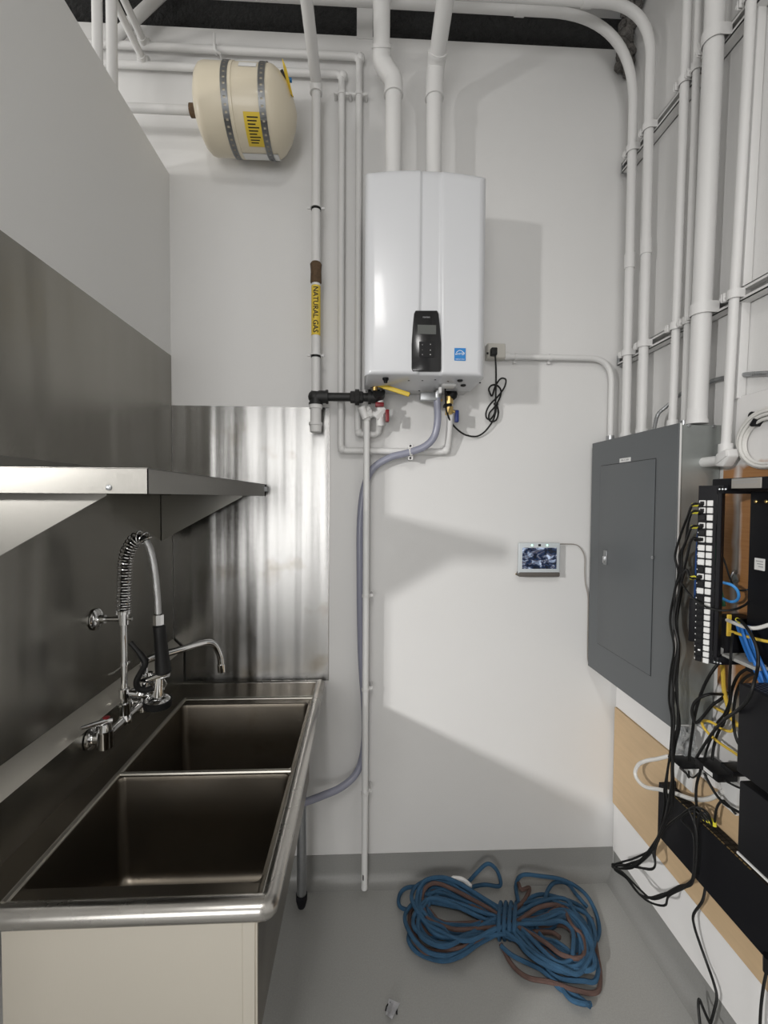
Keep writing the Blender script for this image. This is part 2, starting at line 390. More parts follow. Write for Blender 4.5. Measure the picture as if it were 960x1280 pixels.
# ================================================================== two compartment sink
ZR = 0.943
X0, X1 = -0.705, -0.212
XO = -0.168
Y0, YD0, YD1, Y1, YB = 0.925, 1.302, 1.318, 1.752, 1.965
YFR = 0.862
ZB = 0.64
sink = T('compartment_sink', 'two compartment stainless sink with rolled rim along the left wall', 'sink', (-0.5, 1.4, 0))
def bowl(y0, y1, taper=0.012):
    """open basin with rounded corners, inside and outside skins"""
    g = G(); bm = g.bm
    def ring(x0, x1, ya, yb, z, r, n=5):
        P = []
        for cx, cy, s in ((x1-r, yb-r, 0), (x0+r, yb-r, 1), (x0+r, ya+r, 2), (x1-r, ya+r, 3)):
            for k in range(n+1):
                a = (s + k/n)*PI/2; P.append(bm.verts.new((cx+r*math.cos(a), cy+r*math.sin(a), z)))
        return P
    R = []
    for dz, ins, r in ((0.0, 0.0, 0.022), (-0.012, 0.003, 0.022), (-(ZR-ZB)+0.03, taper, 0.026), (-(ZR-ZB)+0.010, taper+0.008, 0.028), (-(ZR-ZB), taper+0.03, 0.03)):
        R.append(ring(X0+ins, X1-ins, y0+ins, y1-ins, ZR-0.004+dz, r))
    for A, B in zip(R, R[1:]):
        n = len(A)
        for k in range(n): bm.faces.new((A[k], B[k], B[(k+1) % n], A[(k+1) % n]))
    bm.faces.new(R[-1][::-1])
    bmesh.ops.recalc_face_normals(bm, faces=bm.faces[:]); bmesh.ops.reverse_faces(bm, faces=bm.faces[:])
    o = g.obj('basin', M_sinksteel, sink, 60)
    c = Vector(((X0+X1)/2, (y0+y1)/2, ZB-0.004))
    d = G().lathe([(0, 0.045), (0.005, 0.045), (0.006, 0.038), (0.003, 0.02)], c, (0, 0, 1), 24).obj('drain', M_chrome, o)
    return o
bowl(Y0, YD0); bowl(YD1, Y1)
# deck between basins and around them
g = G(); th = 0.003
def deck(x0, x1, y0, y1, z=None): g.box(x0, x1, y0, y1, ZR-th, ZR)
deck(-0.79, X0+0.002, YFR+0.02, YB-0.02); deck(X1-0.002, XO-0.028, YFR+0.02, YB-0.02)
deck(X0, X1, YFR+0.02, Y0+0.002); deck(X0, X1, YD0-0.002, YD1+0.002); deck(X0, X1, Y1-0.002, YB-0.02)
# filler for the rounded basin corners
for (y0, y1) in ((Y0, YD0), (YD1, Y1)):
    for cx, sx in ((X0, 1), (X1, -1)):
        for cy, sy in ((y0, 1), (y1, -1)):
            r = 0.022; P = [(cx-0.001*sx, cy-0.001*sy, ZR)] + [(cx+sx*(r-r*math.cos(k*PI/12)), cy+sy*(r-r*math.sin(k*PI/12)), ZR) for k in range(7)]
            g.prism(P, (0, 0, -th))
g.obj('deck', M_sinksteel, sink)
# raised ridges beside the basins (the bright lines)
g = G()
g.tube([(X0-0.004, YFR+0.03, ZR), (X0-0.004, Y1+0.045, ZR)], 0.0078, 8)
g.tube([(X0-0.004, Y1+0.045, ZR-0.004), (X1+0.01, Y1+0.045, ZR-0.004)], 0.011, 10)
g.tube([(X1+0.01, Y1+0.045, ZR), (X1+0.01, YFR+0.03, ZR)], 0.004, 8)
g.tube([(X0, (YD0+YD1)/2, ZR-0.001), (X1, (YD0+YD1)/2, ZR-0.001)], 0.0072, 8)
g.obj('ridge', M_ledge, sink)
# rolled rim: front, right side, far end
RR = 0.0225
zr = ZR-0.016
path = [(-0.80, YFR+RR, zr), (XO-RR, YFR+RR, zr), (XO-RR, YB-0.002, zr)]
g = G(); g.tube(fillet(path, 0.012, 4), RR, 18)
g.obj('rolled_rim', M_rim, sink)
G().tube([(-0.788, YB+0.008, ZR-0.013), (XO-0.02, YB+0.008, ZR-0.013)], 0.0125, 14).obj('end_rim', M_rim, sink)
# backsplash with its sloped return to the wall
YS = onX(0, 957, XL)
zl0 = YS.z; xb = -0.79; zl1 = zl0-0.045
g = G(); g.prism([(xb, YFR+0.02, ZR-0.01), (xb, YFR+0.02, zl1), (XL+0.004, YFR+0.02, zl0), (XL+0.004, YFR+0.02, zl0-0.003), (xb-0.003, YFR+0.02, zl1-0.004), (xb-0.003, YFR+0.02, ZR-0.01)], (0, YB+0.02-YFR-0.02, 0))
g.obj('backsplash', M_steel_wall, sink)
g = G(); g.prism([(xb, YFR+0.02, zl1+0.0004), (XL+0.004, YFR+0.02, zl0+0.0004), (XL+0.004, YFR+0.02, zl0+0.0016), (xb-0.0004, YFR+0.02, zl1+0.0016)], (0, YB-YFR, 0)); g.obj('splash_ledge', M_ledge, sink)
# outer skin: front apron, right side, far end
zo = ZB-0.02
g = G(); xo0, xo1, yo0 = X0-0.02, X1-0.004, Y0-0.018
g.box(xo0, xo1, yo0, yo0+0.002, zo, ZR-0.012)
o = g.obj('front_apron', M_apron_lit, sink)
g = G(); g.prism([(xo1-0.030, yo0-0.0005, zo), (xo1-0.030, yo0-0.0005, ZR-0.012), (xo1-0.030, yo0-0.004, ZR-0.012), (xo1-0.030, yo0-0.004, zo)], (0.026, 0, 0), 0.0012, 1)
g.obj('apron_seam', M_apron_lit, sink)
g = G(); g.box(xo1, xo1+0.002, yo0, Y1+0.014, zo, ZR-0.012, 0.0005, 1); g.box(xo0, xo1, Y1+0.012, Y1+0.014, zo, ZR-0.012); g.box(xo0, xo1, yo0, Y1+0.014, zo-0.002, zo)
g.obj('bowl_casing', M_sinksteel, sink)
L = onZ(377, 1134, 0.0)
legs = [(L.x, L.y), (-0.70, L.y), (L.x, 1.0), (-0.70, 1.0)]
for x, y in legs:
    lg = G().tube([(x, y, 0.05), (x, y, ZB-0.022 if y < Y1 else ZR-0.02)], 0.0205, 16).obj('leg', M_galv, sink)
    G().lathe([(0, 0.013), (0.004, 0.016), (0.035, 0.024), (0.06, 0.024)], (x, y, 0.0), (0, 0, 1), 16).obj('foot', M_blackmetal, lg)
for y in (L.y, 1.0):
    G().box(-0.70, L.x, y-0.012, y+0.012, 0.585, 0.612, 0.003).obj('cross_rail', M_galv, sink)

# ================================================================== electrical panel on the right wall
XP = XR-0.150
yn, yf = 1.420, 1.972
zb, ztp = 0.995, 2.000
ep = T('electrical_panel', 'large grey electrical panel with a closed door on the right wall', 'electrical panel', (XR, 1.7, zb))
G().box(XP+0.006, XR-0.0015, yn+0.006, yf-0.004, zb+0.004, ztp-0.004, 0.002, 1).obj('box', M_panelside, ep)
G().box(XP, XP+0.0045, yn, yf, zb, ztp, 0.001, 1).obj('cover', M_panel, ep)
G().box(XP+0.0045, XP+0.010, yn-0.0015, yn+0.004, zb, ztp).obj('cover_flange', M_edge_glint, ep)
q = [onX(820, 573, XP), onX(813, 845, XP), onX(747, 803, XP), onX(752, 583, XP)]
dy0, dy1 = (q[0].y+q[1].y)/2, (q[2].y+q[3].y)/2; dz1, dz0 = (q[0].z+q[3].z)/2, (q[1].z+q[2].z)/2
d = G().box(XP-0.0035, XP+0.0005, dy0, dy1, dz0, dz1, 0.0012, 2).obj('door', M_panel, ep)
g = G()
for a_, b_, c_, d_ in ((dy0-0.0025, dy0, dz0-0.0025, dz1+0.0025), (dy1, dy1+0.0025, dz0-0.0025, dz1+0.0025), (dy0, dy1, dz1, dz1+0.0025), (dy0, dy1, dz0-0.0025, dz0)):
    g.box(XP-0.0004, XP+0.0005, a_, b_, c_, d_)
g.obj('door_gap', M_ink, ep)
c = onX(757, 697, XP-0.004)
h = G().box(c.x-0.004, c.x+0.001, c.y-0.012, c.y+0.012, c.z-0.03, c.z+0.03, 0.002).obj('latch', M_galv, d)
G().box(c.x-0.012, c.x-0.003, c.y-0.004, c.y+0.004, c.z-0.022, c.z+0.006, 0.002).obj('latch', M_chrome, d)
c = onX(816, 697, XP-0.004); G().lathe([(0, 0.006), (0.003, 0.006), (0.004, 0.002)], c, (-1, 0, 0), 12).obj('screw', M_galv, d)
c = onX(781.5, 575, XP)
lb = G().box(XP-0.0012, XP, c.y-0.037, c.y+0.037, c.z-0.008, c.z+0.008).obj('name_plate', M_whitepl, ep)
text('PNL-A 208V', M_greyink, 0.0105, (XP-0.0014, c.y, c.z), (0, -1, 0), (0, 0, 1), 'lettering', lb, 0.0002)
for (x, y) in ((861, 531), (892, 532)):
    c = onY(x, y+1, yn+0.006); G().lathe([(0, 0.006), (0.003, 0.006), (0.004, 0.003)], c, (0, -1, 0), 12).obj('screw', M_galv, ep)
for (x, y) in ((848, 898), (887, 894)):
    pass
# ================================================================== water heater on the back wall
YH = 1.660
hl, hr = onY(456, 340, YH).x, onY(608.5, 340, YH).x
hb, ht = onY(530, 469, YH).z, onY(530, 210.5, YH).z
hw, hh = hr-hl, ht-hb
heater = T('water_heater', 'white wall hung tankless water heater with black control strip', 'water heater', ((hl+hr)/2, 1.97, hb))
def hpx(x, y): return onY(x, y, YH)
def heater_cover():
    g = G(); bm = g.bm; NX, NZ, r, arch = 100, 64, 0.034, 0.014
    xs = sorted({0, .004, .01, .02, .035, .05, .065, .08, .935, .95, .965, .98, .99, .996, 1} | {0.08+0.855*k/(NX-14) for k in range(NX-13)})
    zs = sorted({0, .003, .007, .013, .02, .03, .045, .955, .97, .98, .987, .993, .997, 1} | {0.045+0.91*k/(NZ-14) for k in range(NZ-13)})
    gl, gr = (523.5-456)/149, (548.5-456)/149
    rows = []
    for v in zs:
        row = []
        for u in xs:
            x = hl+hw*u
            top = ht-arch*((u-0.5)*2)**2
            z = hb+(top-hb)*v
            def edge(d, rr):
                return 0.0 if d >= rr else rr-math.sqrt(max(0, rr*rr-(rr-d)**2))
            d1 = min(u, 1-u)*hw; d2 = (1-v)*(top-hb); d3 = v*(top-hb)
            y = YH + max(edge(d1, r), edge(d2, r*0.8), edge(d3, r*0.45)) - 0.008*(1-((u-.5)*2)**2)
            fl = 0.010*max(0, (0.52-v)/0.52)**1.5 if v < 0.52 else 0
            a = (u-(gl-fl*1.2))/0.020; b = ((gr+fl*1.2)-u)/0.020
            k = max(0, min(1, a+.5))*max(0, min(1, b+.5)); k = k*k*(3-2*k)
            y += 0.0075*k*min(1, (1-v)/.01)
            row.append(bm.verts.new((x, y, z)))
        rows.append(row)
    for A, B in zip(rows, rows[1:]):
        for k in range(len(A)-1): bm.faces.new((A[k], A[k+1], B[k+1], B[k]))
    loop = rows[0] + [R[-1] for R in rows[1:-1]] + rows[-1][::-1] + [R[0] for R in rows[1:-1]][::-1]
    back = [bm.verts.new((v.co.x, YH+0.235, v.co.z)) for v in loop]
    n = len(loop)
    for k in range(n): bm.faces.new((loop[(k+1) % n], loop[k], back[k], back[(k+1) % n]))
    return g.obj('front_cover', M_white, heater, 50)
heater_cover()
G().box(hl+0.004, hr-0.004, YH+0.05, D-0.028, hb+0.006, ht-0.016, 0.004).obj('casing', M_white, heater)
M_plate = mat('heater_bottom_plate', (0.50, 0.50, 0.50), 0.28, 0.8, var=0.15, vscale=18)
bp = G().box(hl+0.012, hr-0.012, YH+0.035, D-0.03, hb+0.002, hb+0.006).obj('bottom_plate', M_plate, heater)
for k, (x, y) in enumerate(((511, 475), (528, 475), (544, 474), (560, 476), (600, 478), (510, 493), (524, 488), (464, 484))):
    c = onZ(x, y, hb+0.002); G().cyl(c, c-Vector((0, 0, 0.003)), 0.004, 8).obj('screw', M_blackmetal, bp)
G().box(hl+0.03, hr-0.03, D-0.028, D-0.0015, ht-0.10, ht-0.04).obj('hanging_bracket', M_galv, heater)
G().box(hl+0.03, hr-0.03, D-0.028, D-0.0015, hb+0.01, hb+0.05).obj('hanging_bracket', M_galv, heater)
# control strip
yk = YH-0.0105
P = [onY(x, y, yk) for x, y in ((519.5, 388), (546.5, 388), (548.5, 392), (550, 408), (551.5, 428), (551.5, 461), (550.5, 464), (516, 464), (514.5, 461), (514.5, 430), (516, 408), (517.5, 392))]
cp = G().prism(P, (0, 0.012, 0), 0.0022, 2).obj('control_strip', mat('gloss_black', (0.008, 0.008, 0.009), 0.18), heater)
a, b = onY(522, 406, yk), onY(545, 418, yk)
scr = G().box(a.x, b.x, yk-0.0012, yk, b.z, a.z).obj('display', M_lcd, cp)
a, b = onY(524, 427, yk), onY(543, 447, yk)
kp = G().box(a.x, b.x, yk-0.0016, yk, b.z, a.z, 0.0008, 1).obj('keypad', M_black, cp)
text('navien', M_greyink, 0.0105, (*onY(533, 396.5, yk-0.0012).xz[:1], yk-0.0012, onY(533, 396.5, yk).z), (1, 0, 0), (0, 0, 1), 'lettering', cp, 0.0003)
for x, y, s in ((528, 431, '<'), (538, 431, '^'), (528, 437, '-'), (538, 437.5, 'v'), (528, 443, 'o'), (538, 443, 'o')):
    c = onY(x, y, yk-0.002)
    text(s, M_greyink if x < 530 else M_whiteink, 0.009, c, (1, 0, 0), (0, 0, 1), 'key_mark', kp, 0.0002)
# efficiency sticker: blue square, white arc and script
ysk = YH-0.0062
a, b = onY(568, 435, ysk), onY(582, 451, ysk)
stk = G().box(a.x, b.x, ysk-0.001, ysk+0.006, b.z, a.z).obj('sticker', M_sticker, heater)
c = (a+b)/2
arc = [Vector((c.x+0.015*math.cos(t), ysk-0.0011, c.z-0.002+0.016*math.sin(t))) for t in [PI*(0.06+0.8*k/10) for k in range(11)]]
G().tube(arc, 0.0012, 5).obj('arc', M_whiteink, stk)
text('energy', M_whiteink, 0.0135, (c.x, ysk-0.0013, c.z+0.003), (1, 0.0, 0.12), (0, 0, 1), 'lettering', stk, 0.0002)
text('ENERGY STAR', M_whiteink, 0.0052, (c.x, ysk-0.0013, c.z-0.018), (1, 0, 0), (0, 0, 1), 'lettering', stk, 0.0002)
# fittings under the heater
c = onZ(475, 481, hb-0.004)
def underfit(x0, y0, x1, y1, Y, h, mat_, nm, bev=0.003):
    a, b = onY(x0, y0, Y), onY(x1, y1, Y)
    return G().box(a.x, b.x, Y-h/2, Y+h/2, b.z, a.z, bev).obj(nm, mat_, heater)
underfit(551, 477, 569, 484.5, 1.80, 0.05, M_whitepl, 'junction_cover', 0.006)
underfit(548, 484, 552, 492, 1.80, 0.02, M_whitepl, 'junction_cover', 0.003)
underfit(525, 491, 548, 501, 1.875, 0.025, M_galv, 'drain_bracket', 0.002)
for x, y in ((575, 474.5), (579, 480.5)):
    c = onZ(x, y, hb+0.002); G().lathe([(0, 0.011), (0.006, 0.011), (0.009, 0.006)], c, (0, 0, -1), 12).obj('cable_gland', M_black, heater)
c = onZ(482, 472, hb+0.002); G().lathe([(0, 0.012), (0.008, 0.012), (0.012, 0.008), (0.02, 0.007)], c, (0, 0, -1), 12).obj('port', M_blackmetal, heater)

# ================================================================== flue pipes
def flue(label, low, k1, k2, top, r):
    b = Vector((low.x, low.y, ht-0.004))
    t = T('flue_pipe', label, 'pipe', b, 'white flue pipes over the heater')
    d = (top-k2).normalized(); end = top+d*((ZC-0.004-top.z)/d.z if d.z > 0.25 else 0.25)
    if end.z > ZC-0.01: end = top + d*((ZC-0.012-top.z)/d.z)
    dm = (k2-k1).normalized()
    G().tube([b, k1], r, 22).obj('lower_pipe', M_pipe, t)
    G().tube(fillet([k1-Vector((0, 0, 0.055)), k1, k2, k2+d*0.05], 0.05, 6), r*1.13, 22).obj('elbow', M_pipe, t)
    G().tube([k2, end], r, 22).obj('upper_pipe', M_pipe, t)
    for c, ax in ((k1-Vector((0, 0, 0.055)), Vector((0, 0, 1))), (k2+d*0.045, d)):
        G().tube([c-ax*0.006, c+ax*0.006], r*1.2, 22).obj('coupling_ring', M_pipe, t)
    G().tube([b, b+Vector((0, 0, 0.02))], r*1.35, 22).obj('collar', M_white, t)
Yf = 1.83
flue('left white flue pipe with an offset elbow above the heater', WB(492, 150, D-Yf), WB(492, 100, D-Yf), WB(477, 78, D-Yf), onY(477, 0, 1.725), 0.0325)
flue('right white flue pipe leaning forward above the heater', WB(542.5, 150, D-Yf), WB(543, 104, D-Yf), WB(544.5, 84, D-Yf), onY(556.5, 0, 1.645), 0.0315)

# ================================================================== gas pipe
YG = 1.915
gp = lambda x, y, Y=YG: onY(x, y, Y)
xg = gp(395, 300).x
gt = T('gas_pipe', 'vertical painted gas pipe with a yellow lettered label left of the heater', 'pipe', (xg, YG, gp(395, 500).z))
zt_ = gp(394, 106).z; z_cb, z_ct = gp(395, 355).z, gp(395, 328).z
G().tube([(xg, YG, gp(395, 490).z), (xg, YG, zt_)], 0.0185, 18).obj('riser', M_pipe, gt)
tp = onY(383, 0, 1.63); d = (tp-Vector((xg, YG, zt_))).normalized()
G().tube(fillet([(xg, YG, zt_-0.03), (xg, YG, zt_+0.005), tp+d*0.9], 0.04, 7), 0.0225, 18).obj('ceiling_run', M_pipe, gt)
G().tube([(xg, YG, zt_-0.035), (xg, YG, zt_+0.004)], 0.026, 18).obj('coupling', M_pipe, gt)
cz = G().lathe([(0, 0.019), (0.006, 0.0235), (0.05, 0.022), (0.08, 0.0245), (0.088, 0.019)], (xg, YG, z_cb), (0, 0, 1), 18)
cz.box(xg-0.002, xg+0.012, YG-0.012, YG+0.004, z_ct-0.002, z_ct+0.012)
plabel(cz.obj('taped_coupling', M_brown, gt), 'rusty brown taped coupling')
za, zb_ = gp(395, 420).z, gp(395, 358).z
lab = G().tube([(xg, YG, za), (xg, YG, zb_)], 0.0193, 20).obj('label', M_yellow, gt)
plabel(lab, 'yellow label reading natural gas')
# curved lettering, read from top to bottom
lt = text('NATURAL GAS', M_ink, 0.031, (xg, YG-0.0198, (za+zb_)/2), (0, 0, -1), (1, 0, 0), 'lettering', lab, 0.0002, sx=0.92, bold=0.0005, dense=True)
bw = wpos(lab)
for v in lt.data.vertices:
    p = v.co+bw; a = (p.x-xg)/0.0200
    v.co = Vector((xg+0.0197*math.sin(a), YG-0.0197*math.cos(a)-(0.0003 if p.y < YG-0.0197 else 0), p.z))-bw
for y in (262, 446):
    z = gp(395, y).z
    G().tube([(xg, YG, z-0.004), (xg, YG, z+0.004)], 0.0205, 18).obj('rubber_ring', M_rubber, gt)
    g = G(); g.tube([(xg, YG, z+0.004), (xg, YG, z+0.009)], 0.024, 18); g.box(xg-0.036, xg-0.02, YG-0.004, YG+0.004, z+0.001, z+0.010, 0.002); g.box(xg+0.02, xg+0.036, YG-0.004, YG+0.004, z+0.001, z+0.010, 0.002)
    g.cyl((xg, YG+0.02, z+0.005), (xg, D-0.0015, z+0.005), 0.005, 8)
    g.obj('ring_hanger', M_pipe, gt)
# black iron elbow, nipple, union and tee to the heater; capped drip leg
ze = gp(395, 496).z; xt = gp(472, 494).x
g = G(); g.tube(fillet([(xg, YG, ze-0.030), (xg, YG, ze), (xg+0.045, YG, ze)], 0.018, 5), 0.0265, 18); g.ico((xg-0.004, YG, ze), 0.029, 2)
g.tube([(xg, YG, ze-0.034), (xg, YG, ze-0.026)], 0.030, 18); g.tube([(xg+0.043, YG, ze), (xg+0.052, YG, ze)], 0.030, 18)
g.obj('iron_elbow', M_iron, gt)
G().tube([(xg+0.03, YG, ze), (xt, YG, ze+0.002)], 0.0180, 18).obj('iron_nipple', M_iron, gt)
xu = gp(446, 495).x
G().lathe([(-0.028, 0.021), (-0.026, 0.026), (-0.008, 0.026), (-0.007, 0.034), (0.010, 0.034), (0.011, 0.026), (0.026, 0.024), (0.028, 0.02)], (xu, YG, ze+0.001), (1, 0, 0), 8).obj('iron_union', M_iron, gt)
g = G(); g.tube(fillet([(xt-0.035, YG, ze+0.002), (xt+0.004, YG, ze+0.002), (xt+0.006, YG-0.03, hb+0.002-0.012)], 0.012, 5), 0.0255, 18)
g.tube([(xt-0.04, YG, ze+0.002), (xt-0.028, YG, ze+0.002)], 0.030, 18)
g.obj('iron_elbow', M_iron, gt)
zl = gp(395, 541).z
G().lathe([(0, 0.019), (0.004, 0.024), (0.030, 0.026), (0.032, 0.029), (0.043, 0.029), (0.044, 0.023), (0.10, 0.0235), (0.101, 0.028), (0.125, 0.028), (0.128, 0.02)], (xg, YG, zl), (0, 0, 1), 18).obj('drip_leg', M_pipe, gt)
# yellow gas valve lever under the heater
c0, c1 = onY(467.5, 479, 1.845), onY(512, 493.5, 1.79)
lv = T('gas_valve', 'yellow levered gas valve right under the heater', 'valve', c0)
dirv = (c1-c0).normalized(); 
g = G(); side = dirv.cross(Vector((0, 0, 1))).normalized(); up = side.cross(dirv)
g.obox((c0+c1)/2, dirv, side, up, (c1-c0).length, 0.012, 0.018, 0.004)
g.obox(c0, dirv, side, up, 0.025, 0.028, 0.012, 0.003)
plabel(g.obj('lever', M_yellow, lv), 'yellow lever')
G().tube([c0+Vector((0.004, 0, -0.03)), c0+Vector((0.004, 0, 0.028))], 0.011, 12).obj('stem', M_brass, lv)
G().tube([c0+Vector((0.03, 0.004, -0.03)), c0+Vector((0.03, 0.004, 0.03))], 0.006, 10).obj('stem', M_iron, lv)

# ================================================================== hot and cold water pipes
YW = D-0.030; rw = 0.0142
zA, zB = onY(440, 70.5, YW).z, onY(420, 93, YW).z
xA, xB = onY(448, 300, YW).x, onY(426.5, 330, YW).x
zA2, zB2 = onY(460, 543, YW).z, onY(490, 564, YW).z
xA3, xB3 = onY(475.5, 530, YW-0.03).x, onY(560.5, 540, YW-0.02).x
xe = -1.62
wa = T('water_pipe', 'white hot water pipe running high along the wall to the red valve', 'pipe', (xA, YW, zA2))
yv = YW-0.055
G().tube(fillet([(xe, YW, zA), (xA, YW, zA), (xA, YW, zA2), (xA3-0.008, YW, zA2), (xA3, yv, onY(475, 517, yv).z)], 0.028, 6), rw, 14).obj('pipe', M_pipe, wa)
wb = T('water_pipe', 'white cold water pipe looping under the heater to the blue valve', 'pipe', (xB, YW, zB2))
zvb = onY(561, 497, yv).z
G().tube(fillet([(xe, YW, zB), (xB, YW, zB), (xB, YW, zB2), (xB3, YW, zB2), (xB3, YW-0.02, zB2+0.05), (xB3+0.002, yv, onY(561, 517, yv).z)], 0.026, 6), rw, 14).obj('pipe', M_pipe, wb)
for t_, pts in ((wa, [(xA, YW, zA), (xA, YW, zA2)]), (wb, [(xB, YW, zB), (xB, YW, zB2), (xB3, YW, zB2)])):
    for c in pts: G().ico(Vector(c)+Vector((0.006 if c[0] < xA3-0.05 else -0.006, 0, 0.006 if c[2] < 3 else -0.006)), 0.0195, 2).obj('elbow', M_pipe, t_)
# clips
zc = onY(438, 118, YW).z
g = G(); g.cyl((xB-0.03, YW-0.002, zc), (xA+0.035, YW-0.002, zc), 0.006, 8)
for x in (xB, xA): g.tube([(x, YW, zc-0.007), (x, YW, zc+0.007)], rw+0.004, 12)
for x in (xB-0.026, xA+0.03, (xA+xB)/2): g.cyl((x, YW-0.008, zc), (x, D-0.0015, zc), 0.007, 8)
g.obj('pipe_clip', M_pipe, wa)
g = G(); c = onY(270, 62, YW); z = zA
g.tube([(c.x-0.004, YW, z), (c.x+0.004, YW, z)], rw+0.004, 12); g.tube(fillet([(c.x, YW-0.02, z+0.045), (c.x, YW-0.02, z), (c.x+0.004, YW-0.016, z-0.02), (c.x+0.02, YW-0.005, z-0.022)], .01), 0.005, 8)
g.cyl((c.x+0.02, YW-0.005, z-0.022), (c.x+0.02, D-0.0015, z-0.022), 0.005, 8)
g.obj('pipe_clip', M_pipe, wa)
# hot side valves: painted body, two red handles
c = onY(472, 519, yv)
hv = T('shutoff_valve', 'white painted valve with two dark red handles under the heater', 'valve', c)
g = G(); a0, a1 = onY(453, 513, yv), onY(479, 519, yv)
g.tube(fillet([a0, onY(458, 517, yv), onY(470, 518, yv), a1], .01), 0.0135, 14)
g.tube([onY(452, 509, yv), onY(458, 523, yv)], 0.018, 14); g.tube([onY(469, 522, yv), onY(481, 511, yv)], 0.019, 8)
g.tube([onY(475.5, 532, yv+0.012), onY(475, 514, yv)], 0.0175, 14); g.tube([onY(463, 517, yv)-Vector((0.006, 0, 0)), onY(463, 517, yv)+Vector((0.006, 0, 0))], 0.019, 8)
g.tube([onY(475, 514, yv), (onY(475, 514, yv).x, yv-0.01, hb+0.001)], 0.014, 12)
g.obj('valve_body', M_pipe, hv)
c = onY(474.5, 506, yv-0.02); G().box(c.x-0.018, c.x+0.018, yv-0.034, yv-0.006, c.z-0.009, c.z+0.009, 0.004).obj('handle', M_red, hv)
c = onY(484, 520, yv-0.015); G().box(c.x-0.008, c.x+0.008, yv-0.030, yv-0.002, c.z-0.026, c.z+0.026, 0.004).obj('handle', M_red, hv)
# cold side: black and brass fittings with a blue handle
c = onY(561, 500, yv)
cv = T('shutoff_valve', 'brass valve with a navy blue handle under the heater', 'valve', c)
V3 = lambda x, y: onY(x, y, yv)
G().tube([V3(561.5, 493), (V3(561, 480).x, yv-0.01, hb+0.001)], 0.017, 14).obj('union', M_black, cv)
G().ico(V3(565, 493), 0.024, 2, (1, 1, 1.1)).obj('filter_cap', M_black, cv)
G().tube([V3(561.5, 505), V3(561.5, 496)], 0.018, 8).obj('valve_body', M_brass, cv)
G().box(V3(554.5, 508).x, V3(564, 508).x, yv-0.02, yv+0.02, V3(560, 509).z, V3(560, 505.5).z, 0.003).obj('union_nut', M_blackmetal, cv)
G().tube([V3(561, 519), V3(562, 508)], 0.0165, 8).obj('valve_body', M_brass, cv)
G().tube([V3(563, 513), V3(570, 515)], 0.007, 10).obj('stem', M_brass, cv)
a, b = V3(568.5, 513), V3(573, 528); G().box(a.x, b.x, yv-0.014, yv+0.014, b.z, a.z, 0.004).obj('handle', M_blue, cv)
G().tube([V3(553, 500), V3(545, 500)], 0.006, 8).obj('drain_nipple', M_brass, cv)

# ================================================================== relief drain pipe down to the floor
YD_ = 1.925
x0 = onY(457, 800, YD_).x; zt_, zb_ = onY(457, 517, YD_).z, onY(455.5, 1111, YD_).z
dp = T('drain_pipe', 'thin white drain pipe running down the wall to the floor', 'pipe', (x0, YD_, zb_))
g = G(); g.prism([(x0+0.0135*math.cos(k*PI/9), YD_+0.0135*math.sin(k*PI/9), zb_+0.016) for k in range(18)], (0, 0, zt_-zb_-0.016)); g.obj('pipe', M_whitepl, dp)
g = G(); g.lathe([(0, 0.013), (0.002, 0.0142), (0.006, 0.0142), (0.018, 0.0138)], (x0, YD_, zb_), (0, 0, 1), 18); g.obj('end_ring', M_whitepl, dp)
G().ico((x0-0.004, YD_-0.0105, zb_+0.060), 0.006, 2, (0.8, 0.5, 3.2)).obj('slot', M_ink, dp)
G().tube([(x0, YD_, zt_-0.03), (x0, YD_, zt_+0.012), (x0+0.012, YD_+0.004, zt_+0.018)], 0.0172, 14).obj('top_elbow', M_pipe, dp)
for y in (862, 991, 745):
    z = onY(457, y, YD_).z
    g = G(); g.tube([(x0, YD_, z-0.006), (x0, YD_, z+0.006)], 0.0165, 16); g.box(x0-0.012, x0+0.033, YD_+0.012, YD_+0.018, z-0.007, z+0.007, 0.001, 1)
    for s in (0.026,): g.cyl((x0+s, YD_+0.008, z), (x0+s, D-0.0015, z), 0.005, 8)
    g.obj('pipe_clip', M_pipe, dp)

# ================================================================== grey vinyl hose from the heater to the sink
hp = [(547, 494, .125), (546.5, 505, .12), (547, 525, .11), (543, 545, .10), (531, 558, .09), (510, 566, .07), (490, 571, .05), (470, 582, .035), (459, 598, .025), (453, 622, .022), (450, 660, .022), (450, 720, .022), (450.5, 780, .022), (452, 830, .022), (455.5, 880, .022), (456, 920, .022), (452, 950, .03), (443, 970, .05), (425, 985, .08), (402, 995, .11), (383, 1002, .14), (368, 1006, .165)]
hs = [WB(x, y, o) for x, y, o in hp]
ho = T('drain_hose', 'grey vinyl hose curving from the heater down behind the sink', 'hose', hs[0])
G().tube(spline(hs, 5), 0.0155, 14).obj('hose', M_hose, ho)
c = WB(513, 565, 0.07)
g = G(); g.tube([c+Vector((-0.006, 0, -0.001)), c+Vector((0.006, 0, 0.001))], 0.0185, 14); g.box(c.x-0.010, c.x+0.012, c.y, c.y+0.006, c.z-0.034, c.z+0.034, 0.001, 1); g.cyl((c.x, c.y, c.z+0.026), (c.x, D-0.0015, c.z+0.026), 0.005, 8); g.cyl((c.x, c.y, c.z-0.026), (c.x, D-0.0015, c.z-0.026), 0.005, 8)
g.obj('hose_clip', M_pipe, ho)
c = WB(547, 498, .122); G().tube([c, c+Vector((0, 0, 0.03))], 0.019, 14).obj('hose_clamp', M_galv, ho)

